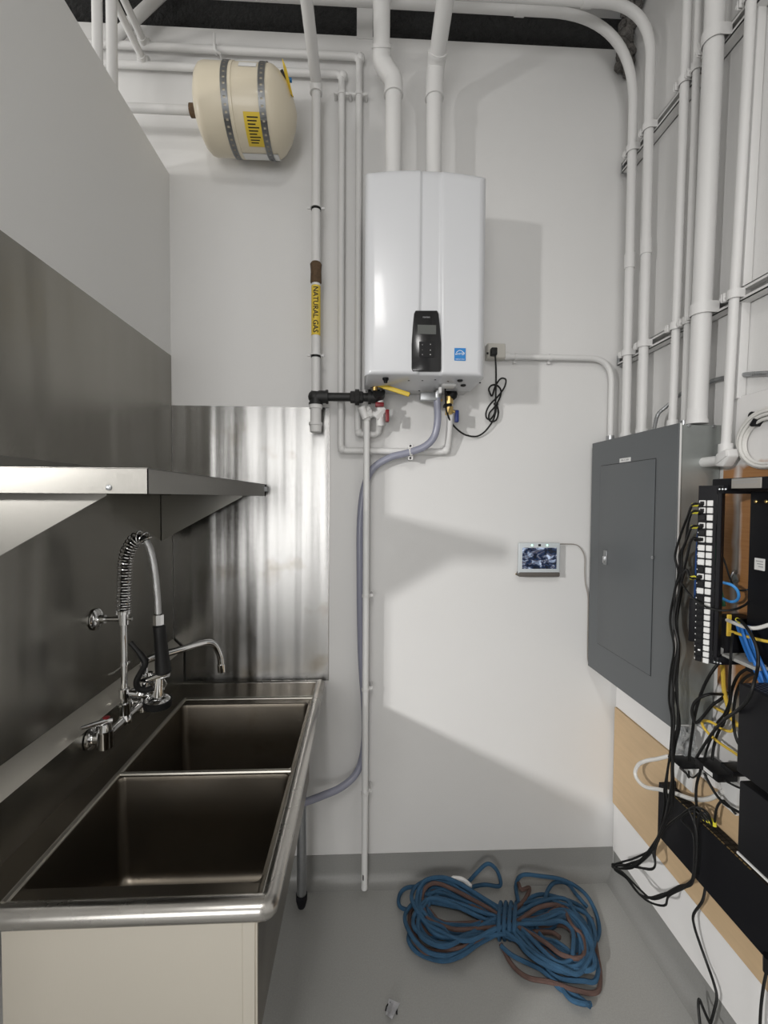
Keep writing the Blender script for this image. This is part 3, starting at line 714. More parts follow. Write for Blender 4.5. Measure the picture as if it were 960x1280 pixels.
# ================================================================== outlet, its conduit and the power cord
a, b = WB(606, 433), WB(628, 452)
ot = T('wall_outlet', 'beige surface outlet box with a conduit beside the heater', 'outlet', WB(617, 442))
G().box(a.x, b.x, D-0.045, D-0.0015, b.z, a.z, 0.004).obj('outlet_box', M_outlet, ot)
fp = G().box(a.x+0.003, b.x-0.003, D-0.048, D-0.0445, b.z+0.003, a.z-0.003, 0.0015, 1).obj('face_plate', M_outlet, ot)
c = WB(609.5, 441.5, .05); G().box(c.x-0.004, c.x+0.004, c.y-0.0005, c.y+0.003, c.z-0.004, c.z+0.004).obj('socket_slot', M_ink, fp)
zk = WB(650, 446, .03).z; xk = WB(764, 500, .03).x
G().tube(fillet([(b.x-0.002, D-0.03, zk), (xk, D-0.03, zk), (xk, D-0.03, ztp-0.006)], 0.105, 12), 0.0125, 14).obj('conduit', M_pipe, ot)
G().tube([(b.x, D-0.03, zk), (b.x+0.02, D-0.03, zk)], 0.016, 14).obj('connector', M_pipe, ot)
for x in (645, 688):
    c = WB(x, 446, .03); g = G(); g.tube([(c.x-0.006, D-0.03, zk), (c.x+0.006, D-0.03, zk)], 0.0150, 14); g.box(c.x-0.006, c.x+0.006, D-0.016, D-0.0015, zk-0.024, zk-0.012); g.obj('conduit_clip', M_pipe, ot)
G().tube([(xk, D-0.03, ztp+0.001), (xk, D-0.03, ztp+0.035)], 0.017, 14).obj('connector', M_galv, ot)
pc = T('power_cable', 'black power cord coiled below the outlet and running to the heater', 'cord', WB(618, 440, .06))
c = WB(617, 440, .062); G().box(c.x-0.013, c.x+0.013, D-0.078, D-0.0485, c.z-0.016, c.z+0.016, 0.004).obj('plug', M_rubber, pc)
cd = [(619, 443, .07), (620, 462, .06), (620, 480, .045), (619.5, 500, .03), (618.5, 515, .03), (613, 524, .03), (608, 522, .03), (608, 514, .03), (613, 505, .035), (622, 496, .035), (630, 485, .03), (632.5, 476, .03), (630, 473, .03), (625, 474, .03), (619, 483, .03), (615, 495, .035), (612, 490, .03), (611, 486, .03), (614, 482, .025), (619, 481, .025), (624, 484, .025), (626.5, 490, .025), (624, 499, .03), (618, 509, .03), (612, 516, .03), (611, 523, .025), (614, 527, .025), (620, 525, .025), (623, 516, .025), (621, 506, .03), (620, 512, .04), (617, 524, .03), (610, 535, .025), (603, 542, .02), (595, 545.5, .02), (583, 544, .03), (573, 538, .05), (564, 528, .08), (558.5, 515, .11), (557, 500, .14), (556.5, 486, .17), (557, 483, .185)]
G().tube(spline([WB(*q) for q in cd], 4), 0.0038, 8).obj('cord', M_rubber, pc)
c = WB(620, 505, .034); G().tube([c-Vector((0, 0, 0.004)), c+Vector((0, 0, 0.004))], 0.011, 10).obj('cord_tie', M_rubber, pc)

# ================================================================== expansion tank
YT, RT = 1.852, 0.1455
ca = onY(306, 141, YT); zT = onY(306, 141, YT).z
xa, xb = onY(247, 140, YT).x, onY(371, 148, YT).x
tk = T('expansion_tank', 'cream steel expansion tank strapped high on the back wall', 'tank', ((xa+xb)/2, YT, zT-RT))
L_ = xb-xa
prof = [(0, 0.015), (0.005, 0.055), (0.014, 0.095), (0.028, 0.127), (0.042, RT-0.004), (0.058, RT), (L_*0.40, RT), (L_*0.405, RT+0.0025), (L_*0.435, RT+0.0025), (L_*0.44, RT), (L_-0.088, RT), (L_-0.074, RT-0.004), (L_-0.055, 0.128), (L_-0.030, 0.097), (L_-0.010, 0.053), (L_, 0.010)]
G().lathe(prof, (xa, YT, zT), (1, 0, 0), 56).obj('shell', M_cream, tk)
def patch(name, xs0, xs1, t0, t1, mat_, off=0.0012):
    g = G(); bm = g.bm; n = 10; A = []
    for k in range(n+1):
        t = math.radians(t0+(t1-t0)*k/n); r = RT+off
        A.append([bm.verts.new((x, YT-r_*math.cos(t), zT+r_*math.sin(t))) for r_ in (r, r-off*0.8) for x in (xs0, xs1)])
    for p, q in zip(A, A[1:]):
        bm.faces.new((p[0], p[1], q[1], q[0])); bm.faces.new((p[2], q[2], q[3], p[3])); bm.faces.new((p[0], q[0], q[2], p[2])); bm.faces.new((p[1], p[3], q[3], q[1]))
    bmesh.ops.recalc_face_normals(bm, faces=bm.faces[:])
    return g.obj(name, mat_, tk)
xc = lambda px, py: onY(px, py, YT-0.11).x
yl = patch('label', xc(304, 150), xc(326, 160), -38, -82, M_yellow, 0.0015)
plabel(yl, 'yellow warning label')
for k in range(9):
    patch('label_text_line', xc(304, 150)+0.012, xc(326, 160)-0.012-0.006*(k % 3), -43-4*k, -44.6-4*k, M_ink, 0.0019)
plabel(patch('label', xc(291, 195), xc(340, 195), -96, -135, M_whitepl, 0.0015), 'white paper label under the tank')
plabel(patch('label', xc(300, 100), xc(322, 100), 34, 22, M_whitepl, 0.0015), 'small white label near the top')
def strap(xc_):
    g = G(); bm = g.bm; n = 132; w = 0.0125; hw_ = 0.0045; r = RT+0.0035
    R = []
    for k in range(n):
        t = 2*PI*k/n
        R.append([bm.verts.new((xc_+o, YT-r*math.cos(t), zT+r*math.sin(t))) for o in (-w, -hw_, hw_, w)])
    for k in range(n):
        A, B = R[k], R[(k+1) % n]
        for j in range(3):
            if j == 1 and k % 3 == 0: continue
            bm.faces.new((A[j], A[j+1], B[j+1], B[j]))
    bmesh.ops.solidify(bm, geom=bm.faces[:], thickness=0.0015)
    return g.obj('strap', M_zinc, tk)
strap(xc(283, 140)); strap(xc(329, 140))
# inlet pipe and fitting at the left end
g = G(); g.tube([(-1.30, YT, zT), (xa-0.02, YT, zT)], 0.0165, 16); g.obj('inlet_pipe', M_pipe, tk)
G().lathe([(-0.03, 0.018), (-0.028, 0.024), (0.0, 0.024), (0.004, 0.03), (0.014, 0.03)], (xa, YT, zT), (1, 0, 0), 12).obj('inlet_fitting', M_brown, tk)
# valve cap and hanging tag on the right end
c = onY(360, 100, YT-0.05); G().cyl((xb-0.05, YT-0.05, c.z), (xb-0.012, YT-0.05, c.z), 0.008, 12).obj('valve_cap', M_sticker, tk)
a, b, c_, d_ = onY(352.5, 74, YT-0.075), onY(357.5, 86, YT-0.085), onY(366, 122, YT-0.06), onY(358, 108, YT-0.055)
plabel(G().prism([a, b, c_, d_], (0.002, -0.004, 0)).obj('hang_tag', M_yellow, tk), 'yellow and black hanging tag')
g = G(); g.prism([onY(350, 88, YT-0.07), onY(353, 86, YT-0.07), onY(366.5, 121, YT-0.055), onY(364, 120, YT-0.055)], (0.002, 0.003, 0)); g.obj('hang_tag_edge', M_ink, tk)

# ================================================================== pipes near the ceiling, left and over the wall
def run(name, label, pts, r, mat_=None, n=16, group=None, extra=None):
    t = T(name, label, 'pipe', Vector(pts[0]), group)
    G().tube(pts, r, n).obj('pipe', mat_ or M_pipe, t)
    return t
Yv = 1.62
for px, lab_ in ((121.5, 'left vertical white pipe dropping behind the left wall top'), (139.5, 'right vertical white pipe dropping behind the left wall top')):
    p = onY(px, 30, Yv); t = run('drop_pipe', lab_, [(p.x, Yv, ZC-0.003), (p.x, Yv, 2.2)], 0.0165 if px < 130 else 0.0175)
for (px, py), lab_ in (((181, 55), 'upper white branch pipe running forward under the ceiling'), ((180, 77), 'lower white branch pipe running forward under the ceiling')):
    a = onY(px, py, YW); t = run('branch_pipe', lab_, fillet([a+Vector((0.02, 0, 0)), a, (a.x, 0.9, a.z+0.03)], 0.02, 5), 0.0145)
    g = G(); g.tube([a-Vector((0.02, 0, 0)), a+Vector((0.022, 0, 0))], 0.019, 14); g.tube([a, a-Vector((0, 0.03, 0))], 0.0185, 14); g.obj('tee', M_pipe, t)
a, b = onY(147, 44, 1.955), onY(196, -2, 1.945)
d = (b-a).normalized(); t_ = (ZC-0.01-b.z)/d.z
run('brace_pipe', 'thick slanting white pipe across the black joint at top left', [a-d*0.03, b+d*t_], 0.0215)
# ================================================================== right wall: strut channels with conduit straps
def conduit_Y(px, py, off): return WR(px, py, off).y
zLo = onX(774.5, 446, XR-0.041).z
p2 = onX(960, 356, XR-0.041).z
zLo = (onY(774.5, 447, 1.975).z + p2)/2
zUp = (onY(778.5, 197.5, 1.975).z + onX(880, 96, XR-0.041).z)/2
H_ = 0.0205
def strut(z, label):
    t = T('strut_channel', label, 'strut', (XR, 1.4, z), 'strut channels on the right wall')
    g = G(); x0, x1 = XR-0.0015, XR-0.041; ya, yb = 0.75, 1.972
    g.box(x0, x0-0.003, ya, yb, z-H_, z+H_)
    g.box(x0, x1, ya, yb, z-H_, z-H_+0.003); g.box(x0, x1, ya, yb, z+H_-0.003, z+H_)
    g.box(x1, x1+0.003, ya, yb, z-H_, z-0.010); g.box(x1, x1+0.003, ya, yb, z+0.010, z+H_)
    g.obj('channel', M_pipe, t)
    g = G(); g.box(XR-0.038, XR-0.005, 1.965, 1.9722, z-H_+0.003, z+H_-0.003); g.box(XR-0.044, XR-0.0015, 1.972, 1.976, z-H_-0.002, z+H_+0.002)
    g.obj('end_cap', M_galv, t)
    return t
su = strut(zUp, 'upper strut channel on the right wall near the ceiling carrying six pipe straps')
sl = strut(zLo, 'lower strut channel on the right wall just above the grey panel')
def strap_at(t, z, Y, off, r, w=0.024, rounded=True):
    """one hole clamp round a pipe at (XR-off, Y)"""
    g = G(); bm = g.bm; xc = XR-off; n = 20; R = []
    xb = XR-0.041
    P = []
    for k in range(n+1):
        a = math.radians(-100 + 200*k/n)      # 0 faces the room (-X)
        P.append((xc-(r+0.003)*math.cos(a), Y+(r+0.003)*math.sin(a)))
    P = [(xb, Y-r*0.98-0.004), *P, (xb, Y+r*0.98+0.004), ]
    th = 0.0025
    A = []
    for k, (x, y) in enumerate(P):
        dx, dy = x-xc, y-Y; l = math.hypot(dx, dy) or 1
        A.append([bm.verts.new((x+dx/l*o, y+dy/l*o, z+s)) for o, s in ((0, -w/2), (th, -w/2), (th, w/2), (0, w/2))])
    for p, q in zip(A, A[1:]):
        for j in range(4): bm.faces.new((p[j], p[(j+1) % 4], q[(j+1) % 4], q[j]))
    bm.faces.new(A[0][::-1]); bm.faces.new(A[-1])
    bmesh.ops.recalc_face_normals(bm, faces=bm.faces[:])
    g.box(xc-r*0.25, xc-r*0.25-0.016, Y+r+0.004, Y+r+0.008, z-w/2, z+w/2, 0.001, 1)
    g.box(xc-r*0.25, xc-r*0.25-0.016, Y+r+0.012, Y+r+0.016, z-w/2, z+w/2, 0.001, 1)
    o = g.obj('pipe_strap', M_pipe, t)
    g = G(); g.cyl((xc-r*0.25-0.009, Y+r-0.001, z), (xc-r*0.25-0.009, Y+r+0.024, z), 0.0042, 8); g.cyl((xc-r*0.25-0.009, Y+r+0.016, z), (xc-r*0.25-0.009, Y+r+0.021, z), 0.008, 6)
    g.obj('bolt', M_pipe, o)
    return o
zpt = ztp+0.0015
def vertical(label, px, py, off, r, bottom=None, top=None, n=18, name='conduit', corr=None):
    Y = conduit_Y(px, py, off); x = XR-off
    t = T(name, label, 'conduit', (x, Y, bottom if bottom is not None else zpt))
    return t, x, Y
# two conduits that sweep left under the ceiling
def sweep(label, px, py, off, r, zc_, R):
    t, x, Y = vertical(label, px, py, off, r)
    G().tube(fillet([(x, Y, zpt), (x, Y, zc_), (-1.5, Y, zc_)], R, 18), r, 18).obj('pipe', M_pipe, t)
    G().tube([(x, Y, zpt), (x, Y, zpt+0.03)], r*1.28, 16).obj('connector', M_pipe, t)
    for zc2 in (2.75,):
        G().tube([(x, Y, zc2-0.03), (x, Y, zc2+0.03)], r*1.18, 16).obj('coupling', M_pipe, t)
    return t, x, Y
o1, r1 = 0.041+0.019, 0.0178
Yc1 = conduit_Y(787, 330, o1); Yc2 = conduit_Y(807, 330, o1)
z1 = onY(640, 12, Yc1).z; z2 = onY(640, -4, Yc2).z
c1, x1_, Y1_ = sweep('leftmost wall conduit, sweeping left along the ceiling in a wide bend', 787, 330, o1, r1, z1, 0.36)
c2, x2_, Y2_ = sweep('second wall conduit from the back corner, sweeping left with a tighter bend', 807, 330, o1, r1, min(z2, ZC-0.03), 0.20)
for t_, Y, zc_, xx in ((c1, Y1_, z1, onY(650, 12, Yc1).x), (c2, Y2_, min(z2, ZC-0.03), onY(734, 2, Yc2).x)):
    G().tube([(xx-0.02, Y, zc_), (xx+0.02, Y, zc_)], r1*1.18, 16).obj('coupling', M_pipe, t_)
# ribbed, slim, large and right conduits: each a straight line between two points in its own plane off the wall
def leaning(label, p0, p1, off, bottom=None, name='conduit'):
    a, b = WR(*p0, off), WR(*p1, off)
    f = lambda z: Vector((XR-off, a.y+(b.y-a.y)*(z-a.z)/(b.z-a.z), z))
    z0 = zpt if bottom is None else bottom
    return T(name, label, 'conduit', f(z0)), f
zend = ZC-0.003
o3, r3 = 0.041+0.019, 0.0150
c3, f3 = leaning('ribbed flexible white conduit left of the large pipe', (843.5, 450), (858.5, 30), o3)
pts, rr = [], []
z = zpt
while z < 2.98:
    pts.append(f3(z)); rr.append(r3*(1.0 if len(pts) % 2 else 0.90)); z += 0.0056
pts += [f3(2.99), f3(zend)]; rr += [r3, r3]
G().tube(pts, rr, 16).obj('pipe', M_pipe, c3)
G().tube([f3(zpt), f3(zpt+0.035)], r3*1.3, 16).obj('connector', M_pipe, c3)
o4, r4 = 0.041+0.014, 0.0115
c4, f4 = leaning('slim white conduit tucked between the ribbed conduit and the large pipe', (858, 450), (871.5, 60), o4)
G().tube([f4(zpt), f4(zend)], r4, 16).obj('pipe', M_pipe, c4)
G().tube([f4(zpt), f4(zpt+0.025)], r4*1.3, 16).obj('connector', M_galv, c4)
o5, r5 = 0.041+0.031, 0.0285
c5, f5 = leaning('large white pipe, thickest of the right wall pipes, entering the panel top', (876.5, 404), (893, 30), o5)
G().tube([f5(zpt), f5(zend)], r5, 28).obj('pipe', M_pipe, c5)
G().lathe([(0, r5*1.12), (0.012, r5*1.12), (0.016, r5*1.04), (0.045, r5*1.04), (0.05, r5)], f5(zpt), (0, 0, 1), 24).obj('connector', M_pipe, c5)
o6, r6 = 0.041+0.016, 0.0135
c6, f6 = leaning('white conduit right of the large pipe ending in a pull elbow', (915, 420), (937, 34), o6, bottom=1.85)
x6 = XR-o6
zf = onX(905, 560, x6).z
G().tube([f6(zf), f6(zend)], r6, 18).obj('pipe', M_pipe, c6)
# pull elbow turning into the side of the panel
g = G()
e0 = f6(zf); ys = yn+0.0045
g.tube([e0+Vector((0, 0, 0.012)), e0-Vector((0, 0, 0.03))], 0.0195, 16)
g.prism([e0+Vector((0.018, -0.026, -0.004)), e0+Vector((0.018, 0.020, -0.018)), e0+Vector((0.018, 0.020, -0.056)), e0+Vector((0.018, -0.010, -0.060)), e0+Vector((0.018, -0.034, -0.028))], (-0.036, 0, 0), 0.006, 3)
g.tube([e0+Vector((0, 0.016, -0.038)), (x6, ys+0.0015, zf-0.038)], 0.0165, 16)
g.obj('pull_elbow', M_pipe, c6)
g = G(); g.prism([e0+Vector((-0.021, -0.024, -0.008)), e0+Vector((-0.021, 0.012, -0.020)), e0+Vector((-0.021, 0.012, -0.050)), e0+Vector((-0.021, -0.028, -0.028))], (0.004, 0, 0), 0.0015, 2); g.obj('cover_plate', M_pipe, c6)
z7 = onX(924, 498, XR-0.02).z
a7, b7 = WR(926, 420, .02), WR(945.5, 60, .02)
y7 = lambda z: a7.y+(b7.y-a7.y)*(z-a7.z)/(b7.z-a7.z)
c7 = T('conduit', 'flat white raceway on the wall just right of the pull elbow conduit', 'conduit', (XR, y7(z7), z7))
g = G(); g.prism([(XR-0.0015, y7(z7)-0.010, z7), (XR-0.0015, y7(z7)+0.010, z7), (XR-0.0015, y7(zend)+0.010, zend), (XR-0.0015, y7(zend)-0.010, zend)], (-0.028, 0, 0), 0.003, 2)
g.obj('raceway', M_pipe, c7)
for t_, z in ((su, zUp), (sl, zLo)):
    for Y, off, r in ((Y1_, o1, r1), (Y2_, o1, r1), (f3(z).y, o3, r3), (f4(z).y, o4, r4), (f5(z).y, o5, r5), (f6(z).y, o6, r6)):
        strap_at(t_, z, Y, off, r, 0.026 if r < .025 else 0.036)
# armoured cables on the wall
def armoured(label, pts):
    t = T('armoured_cable', label, 'cable', pts[0]); P = spline(pts, 8); Q = []; L = 0
    out, rr = [], []
    for a, b in zip(P, P[1:]):
        n = max(1, int((b-a).length/0.0035))
        for k in range(n): out.append(a+(b-a)*k/n); rr.append(0.0075 if len(out) % 2 else 0.0060)
    G().tube(out, rr, 10).obj('cable', M_galv, t)
armoured('armoured grey cable running level along the wall behind the pipes', [(XR-0.012, WR(872, 478, .012).y, onX(900, 471.5, XR-.012).z-0.012), (XR-0.012, WR(893, 473, .012).y, onX(900, 471.5, XR-.012).z-0.004), onX(925, 469, XR-.012), onX(958, 466.5, XR-.012), onX(990, 465, XR-.012)])
armoured('short armoured cable arching into the panel top beside the ribbed conduit', [(XR-0.10, WR(817, 532, .1).y, zpt), (XR-0.075, WR(822, 519, .075).y, onX(822, 519, XR-.075).z), (XR-0.05, WR(832, 509, .05).y, onX(832, 509, XR-.05).z), (XR-0.02, WR(848, 495, .02).y, onX(848, 495, XR-.02).z), (XR-0.012, WR(858, 484, .02).y, onX(858, 484, XR-.02).z)])

# ================================================================== boards on the right wall
yb = conduit_Y(900, 700, 0.022)
yb = min(yb, yn-0.004)
zbt = onX(905, 501, XR-0.02).z
M_board = mat('half_painted_plywood', (0.42, 0.19, 0.06), 0.45)
nt = M_board.node_tree; bs = nt.nodes['Principled BSDF']
tc = nt.nodes.new('ShaderNodeTexCoord'); sp = nt.nodes.new('ShaderNodeSeparateXYZ'); nt.links.new(tc.outputs['Object'], sp.inputs[0])
ns = nt.nodes.new('ShaderNodeTexNoise'); ns.inputs['Scale'].default_value = 9; ns.inputs['Detail'].default_value = 3; nt.links.new(tc.outputs['Object'], ns.inputs['Vector'])
gm = nt.nodes.new('ShaderNodeTexNoise'); gm.inputs['Scale'].default_value = 20; mp_ = nt.nodes.new('ShaderNodeMapping'); mp_.inputs['Scale'].default_value = (1, 0.6, 9); nt.links.new(tc.outputs['Object'], mp_.inputs[0]); nt.links.new(mp_.outputs[0], gm.inputs['Vector'])
wd = nt.nodes.new('ShaderNodeMix'); wd.data_type = 'RGBA'; wd.inputs[6].default_value = (0.47, 0.24, 0.09, 1); wd.inputs[7].default_value = (0.33, 0.135, 0.04, 1); nt.links.new(gm.outputs[0], wd.inputs[0])
def mth(op, a, b=None):
    n = nt.nodes.new('ShaderNodeMath'); n.operation = op; n.use_clamp = op == 'MAXIMUM'
    for i, v in enumerate((a, b)):
        if v is None: continue
        if isinstance(v, (int, float)): n.inputs[i].default_value = v
        else: nt.links.new(v, n.inputs[i])
    return n.outputs[0]
z_paint = onX(905, 588, XR-0.022).z; y_band = WR(919, 660, .022).y
top_ = mth('MULTIPLY', mth('SUBTRACT', mth('ADD', sp.outputs['Z'], mth('MULTIPLY', ns.outputs[0], 0.09)), z_paint+0.045), 60)
band = mth('SUBTRACT', 1.0, mth('MULTIPLY', mth('ABSOLUTE', mth('SUBTRACT', mth('ADD', sp.outputs['Y'], mth('MULTIPLY', ns.outputs[0], 0.03)), y_band+0.012)), 55))
band = mth('MULTIPLY', mth('MAXIMUM', band, 0.0), 0.8)
low_ = mth('MULTIPLY', mth('SUBTRACT', onX(905, 850, XR-0.022).z, mth('ADD', sp.outputs['Z'], mth('MULTIPLY', ns.outputs[0], 0.04))), 60)
pm = mth('MAXIMUM', mth('MAXIMUM', top_, band), low_)
mx_ = nt.nodes.new('ShaderNodeMix'); mx_.data_type = 'RGBA'; nt.links.new(pm, mx_.inputs[0]); nt.links.new(wd.outputs[2], mx_.inputs[6]); mx_.inputs[7].default_value = (0.76, 0.75, 0.74, 1); nt.links.new(mx_.outputs[2], bs.inputs['Base Color'])
g = G(); g.box(XR-0.0015, XR-0.020, 0.62, yb, 0.86, zbt, 0.001, 1)
tag(g.obj('backboard', M_board), 'varnished plywood board partly painted white behind the network gear', 'board')
c = onX(938, 520.5, XR-0.0215); 
# bare plywood strip low on the wall
tT0, tB0 = onX(773, 889, XR-0.014), onX(770, 1011, XR-0.014)
tT1, tB1 = onX(905, 992, XR-0.014), onX(950, 1215, XR-0.014)
zt0, zb0 = (onX(830, 932, XR-.014).z+tT0.z)/2, (tB0.z+onX(950, 1222, XR-.014).z)/2
g = G(); g.box(XR-0.0015, XR-0.016, 0.62, D-0.02, zb0, zt0, 0.001, 1)
tag(g.obj('plywood_strip', M_ply), 'bare tan plywood strip fixed low along the right wall', 'board')
for nm, za_, zb_ in (('upper', zt0+0.001, zb), ('lower', 0.13, zb0-0.001)):
    pass
g = G(); g.box(XR-0.0015, XR-0.010, 0.62, D-0.02, 0.128, zb0-0.002, 0.001, 1)
tag(g.obj('white_board', M_whiteboard), 'white painted board below the tan plywood strip', 'board')
g = G(); g.box(XR-0.0015, XR-0.010, yb+0.006, D-0.02, zt0+0.002, zb-0.03, 0.001, 1)
tag(g.obj('white_board', M_whiteboard), 'white painted board between the grey panel and the tan plywood', 'board')

# long black switch hung flat on the plywood, ports up
XS_ = XR-0.016-0.046
sA, sB = onX(823, 984, XS_), onX(822, 1041, XS_)
sC = onX(960, 1207, XS_); sD = onX(955, 1108, XS_)
zs_b, zs_t = (sB.z+sC.z)/2, (sD.z+onX(850, 1000, XS_).z)/2
sw = T('network_switch', 'long black network switch hung flat on the plywood with ports up', 'network switch', (XR, 1.3, zs_b))
ys1 = sA.y; ys0 = 0.70
G().box(XS_, XR-0.0175, ys0, ys1, zs_b, zs_t, 0.002, 1).obj('case', M_blackmetal, sw)
g = G()
for k in range(24):
    y = ys1-0.035-0.0148*k - (0.006*(k//6))
    for j in range(2):
        x = XS_+0.007+0.019*j
        g.box(x, x+0.014, y-0.0055, y+0.0055, zs_t-0.0005, zs_t+0.0012)
po = g.obj('port', M_ink, sw); po['kind'] = 'stuff'
g = G()
for k in range(24):
    y = ys1-0.035-0.0148*k - (0.006*(k//6))
    g.box(XS_+0.0015, XS_+0.0045, y-0.0055, y+0.0055, zs_t-0.0005, zs_t+0.0013)
po = g.obj('port_light_strip', mat('tarnished_gold', (0.35, 0.27, 0.12), 0.4, 0.8), sw); po['kind'] = 'stuff'
for y in (ys1-0.02, 0.9):
    G().box(XR-0.02, XR-0.0165, y-0.012, y+0.012, zs_t-0.01, zs_t+0.02, 0.001, 1).obj('mounting_ear', M_blackmetal, sw)

# ================================================================== patch panel on its hinged bracket
pr = T('patch_bay', 'vertical black patch panel with white keystone jacks beside the grey panel', 'patch panel', WR(885, 720, .19))
# panel plane: vertical strip, facing out and towards the camera
PA, PB_ = onX(885, 618, XR-0.185), onX(879, 808, XR-0.185)
Yp = (PA.y+PB_.y)/2
nv = Vector((-0.80, -0.60, 0)).normalized(); uv = Vector((0.60, -0.80, 0)); zv = Vector((0, 0, 1))
pc_ = Vector(((PA.x+PB_.x)/2, Yp, 0))
zt_p, zb_p = onY(882, 607, Yp).z, onY(876, 822, Yp).z
pw = 0.0445
G().obox(pc_+zv*((zt_p+zb_p)/2), uv, nv, zv, pw, 0.003, zt_p-zb_p, 0.0005, 1).obj('face_plate', M_blackmetal, pr)
G().obox(pc_+uv*(pw/2+0.006)-nv*0.016+zv*((zt_p+zb_p)/2), uv, nv, zv, 0.012, 0.032, zt_p-zb_p, 0.002, 1).obj('side_flange', M_blackmetal, pr)
zrow = lambda y: onY(884, y, Yp).z
rows = [(629, 2), (638, 2), (647, 1), (657, 2), (666, 1), (674.5, 2), (685, 2), (694, 2), (703, 2), (712.5, 1), (721, 2), (730, 1), (739, 2)] + [(748.5+7.6*k, 1) for k in range(11)]
for k, (y, n) in enumerate(rows):
    z = zrow(y); h = 0.0165 if k < 13 else 0.0145
    for j in range(2):
        cc = pc_+uv*(-0.011+0.0185*j)+nv*0.0035+zv*z
        if j == 1 or n == 2:
            jk = G().obox(cc, uv, nv, zv, 0.0165 if j == 0 else 0.0145, 0.006, h, 0.0012, 1).obj('keystone_jack' if j == 0 else 'port_label', M_whitepl, pr)
            if j == 0 and k in (0, 1, 3, 5, 10):
                G().obox(cc+nv*0.0026, uv, nv, zv, 0.0105, 0.0012, 0.0105).obj('socket', M_ink, jk)
        else:
            G().obox(cc-nv*0.001, uv, nv, zv, 0.0155, 0.004, h*0.9, 0.001, 1).obj('keystone_jack', M_black, pr)
    if k > 2:
        c = pc_+uv*(-0.0205)+nv*0.002+zv*z; G().obox(c, uv, nv, zv, 0.002, 0.001, 0.003).obj('number_mark', M_whiteink, pr)
c = pc_+uv*(-0.010)+nv*0.002+zv*zrow(812); G().obox(c, uv, nv, zv, 0.006, 0.001, 0.018).obj('brand_mark', M_whiteink, pr)
c = pc_+uv*(-0.03)-nv*0.022+zv*((zrow(752)+zrow(806))/2); G().obox(c, uv, nv, zv, 0.022, 0.03, zrow(752)-zrow(806), 0.003).obj('cable_guide', M_blackmetal, pr)
# bracket arms back to the wall at top and bottom
pa = pc_+uv*(pw/2)
def arm(y0, y1, name='bracket_arm'):
    a, b = onY(892, y0, Yp).z, onY(892, y1, Yp).z
    g = G(); g.prism([pa+zv*b-uv*0.008, (XR-0.0215, Yp+0.03, b), (XR-0.0215, Yp-0.02, b), pa+zv*b+uv*0.014], zv*(a-b), 0.001, 1)
    o = g.obj(name, M_blackmetal, pr)
    for k in range(3):
        p = pa+uv*(0.004+0.007*k)+Vector((0, 0, (a+b)/2)); G().cyl(p+nv*0.002, p+nv*0.012+Vector((0.002, -0.004, 0)), 0.0022, 8).obj('screw_hole', M_galv, o)
arm(606.5, 617); arm(817.5, 827)
# top rail with a grey label box, running forward
z0_, z1_ = onY(915, 612, 1.22).z, onY(915, 598, 1.22).z
Xr = XR-0.150
g = G(); g.box(Xr, Xr+0.04, 0.80, WR(890, 605, .150).y, z0_, z1_, 0.002, 1); g.box(Xr+0.04, XR-0.0215, 0.84, 0.87, z0_, z1_)
g.obj('top_rail', M_blackmetal, pr)
a, b = onX(914, 605, Xr-0.003), onX(951, 605, Xr-0.003)
plabel(G().box(Xr-0.003, Xr+0.001, b.y, a.y, z0_+0.002, z1_-0.002, 0.001, 1).obj('rail_plate', mat('grey_plate', (0.36, 0.34, 0.31), 0.5), pr), 'grey printed plate')
for k in range(2):
    G().box(Xr-0.0034, Xr-0.0028, b.y+0.01, a.y-0.006, z1_-0.008-0.007*k, z1_-0.006-0.007*k).obj('plate_text_line', M_greyink, pr)

# small black switch behind the patch panel, with yellow ports
XK = XR-0.115
a, b = onX(893, 768, XK), onX(909, 822, XK)
ks = T('mini_switch', 'small black switch behind the lower half of the patch panel', 'network switch', (XK, b.y, b.z))
G().box(XK, XR-0.0215, b.y, a.y+0.01, b.z, a.z, 0.002).obj('case', M_blackmetal, ks)
c = onX(902, 814, XK); G().box(XK-0.001, XK+0.001, c.y-0.007, c.y+0.007, c.z-0.010, c.z+0.010, 0.0004, 1).obj('sticker', M_whitepl, ks)
pz0, pz1 = onY(912, 795, b.y).z, onY(912, 768, b.y).z
pp = onY(911, 780, b.y-0.002)
g = G(); g.box(pp.x-0.005, pp.x+0.008, b.y-0.003, b.y+0.001, pz0, pz1, 0.001, 1); g.obj('port_block', M_yellowcable, ks)
# little shelf under it
a, b = onX(902, 822, XR-0.14), onX(945, 822, XR-0.14)
sh = G().box(XR-0.14, XR-0.0215, b.y, a.y, onX(920, 828, XR-.14).z, onX(920, 824, XR-.14).z, 0.001, 1).obj('cable_shelf', mat('pale_grey_metal', (0.42, 0.42, 0.40), 0.45), None)
tag(sh, 'pale grey bracket shelf under the small black switch', 'shelf')
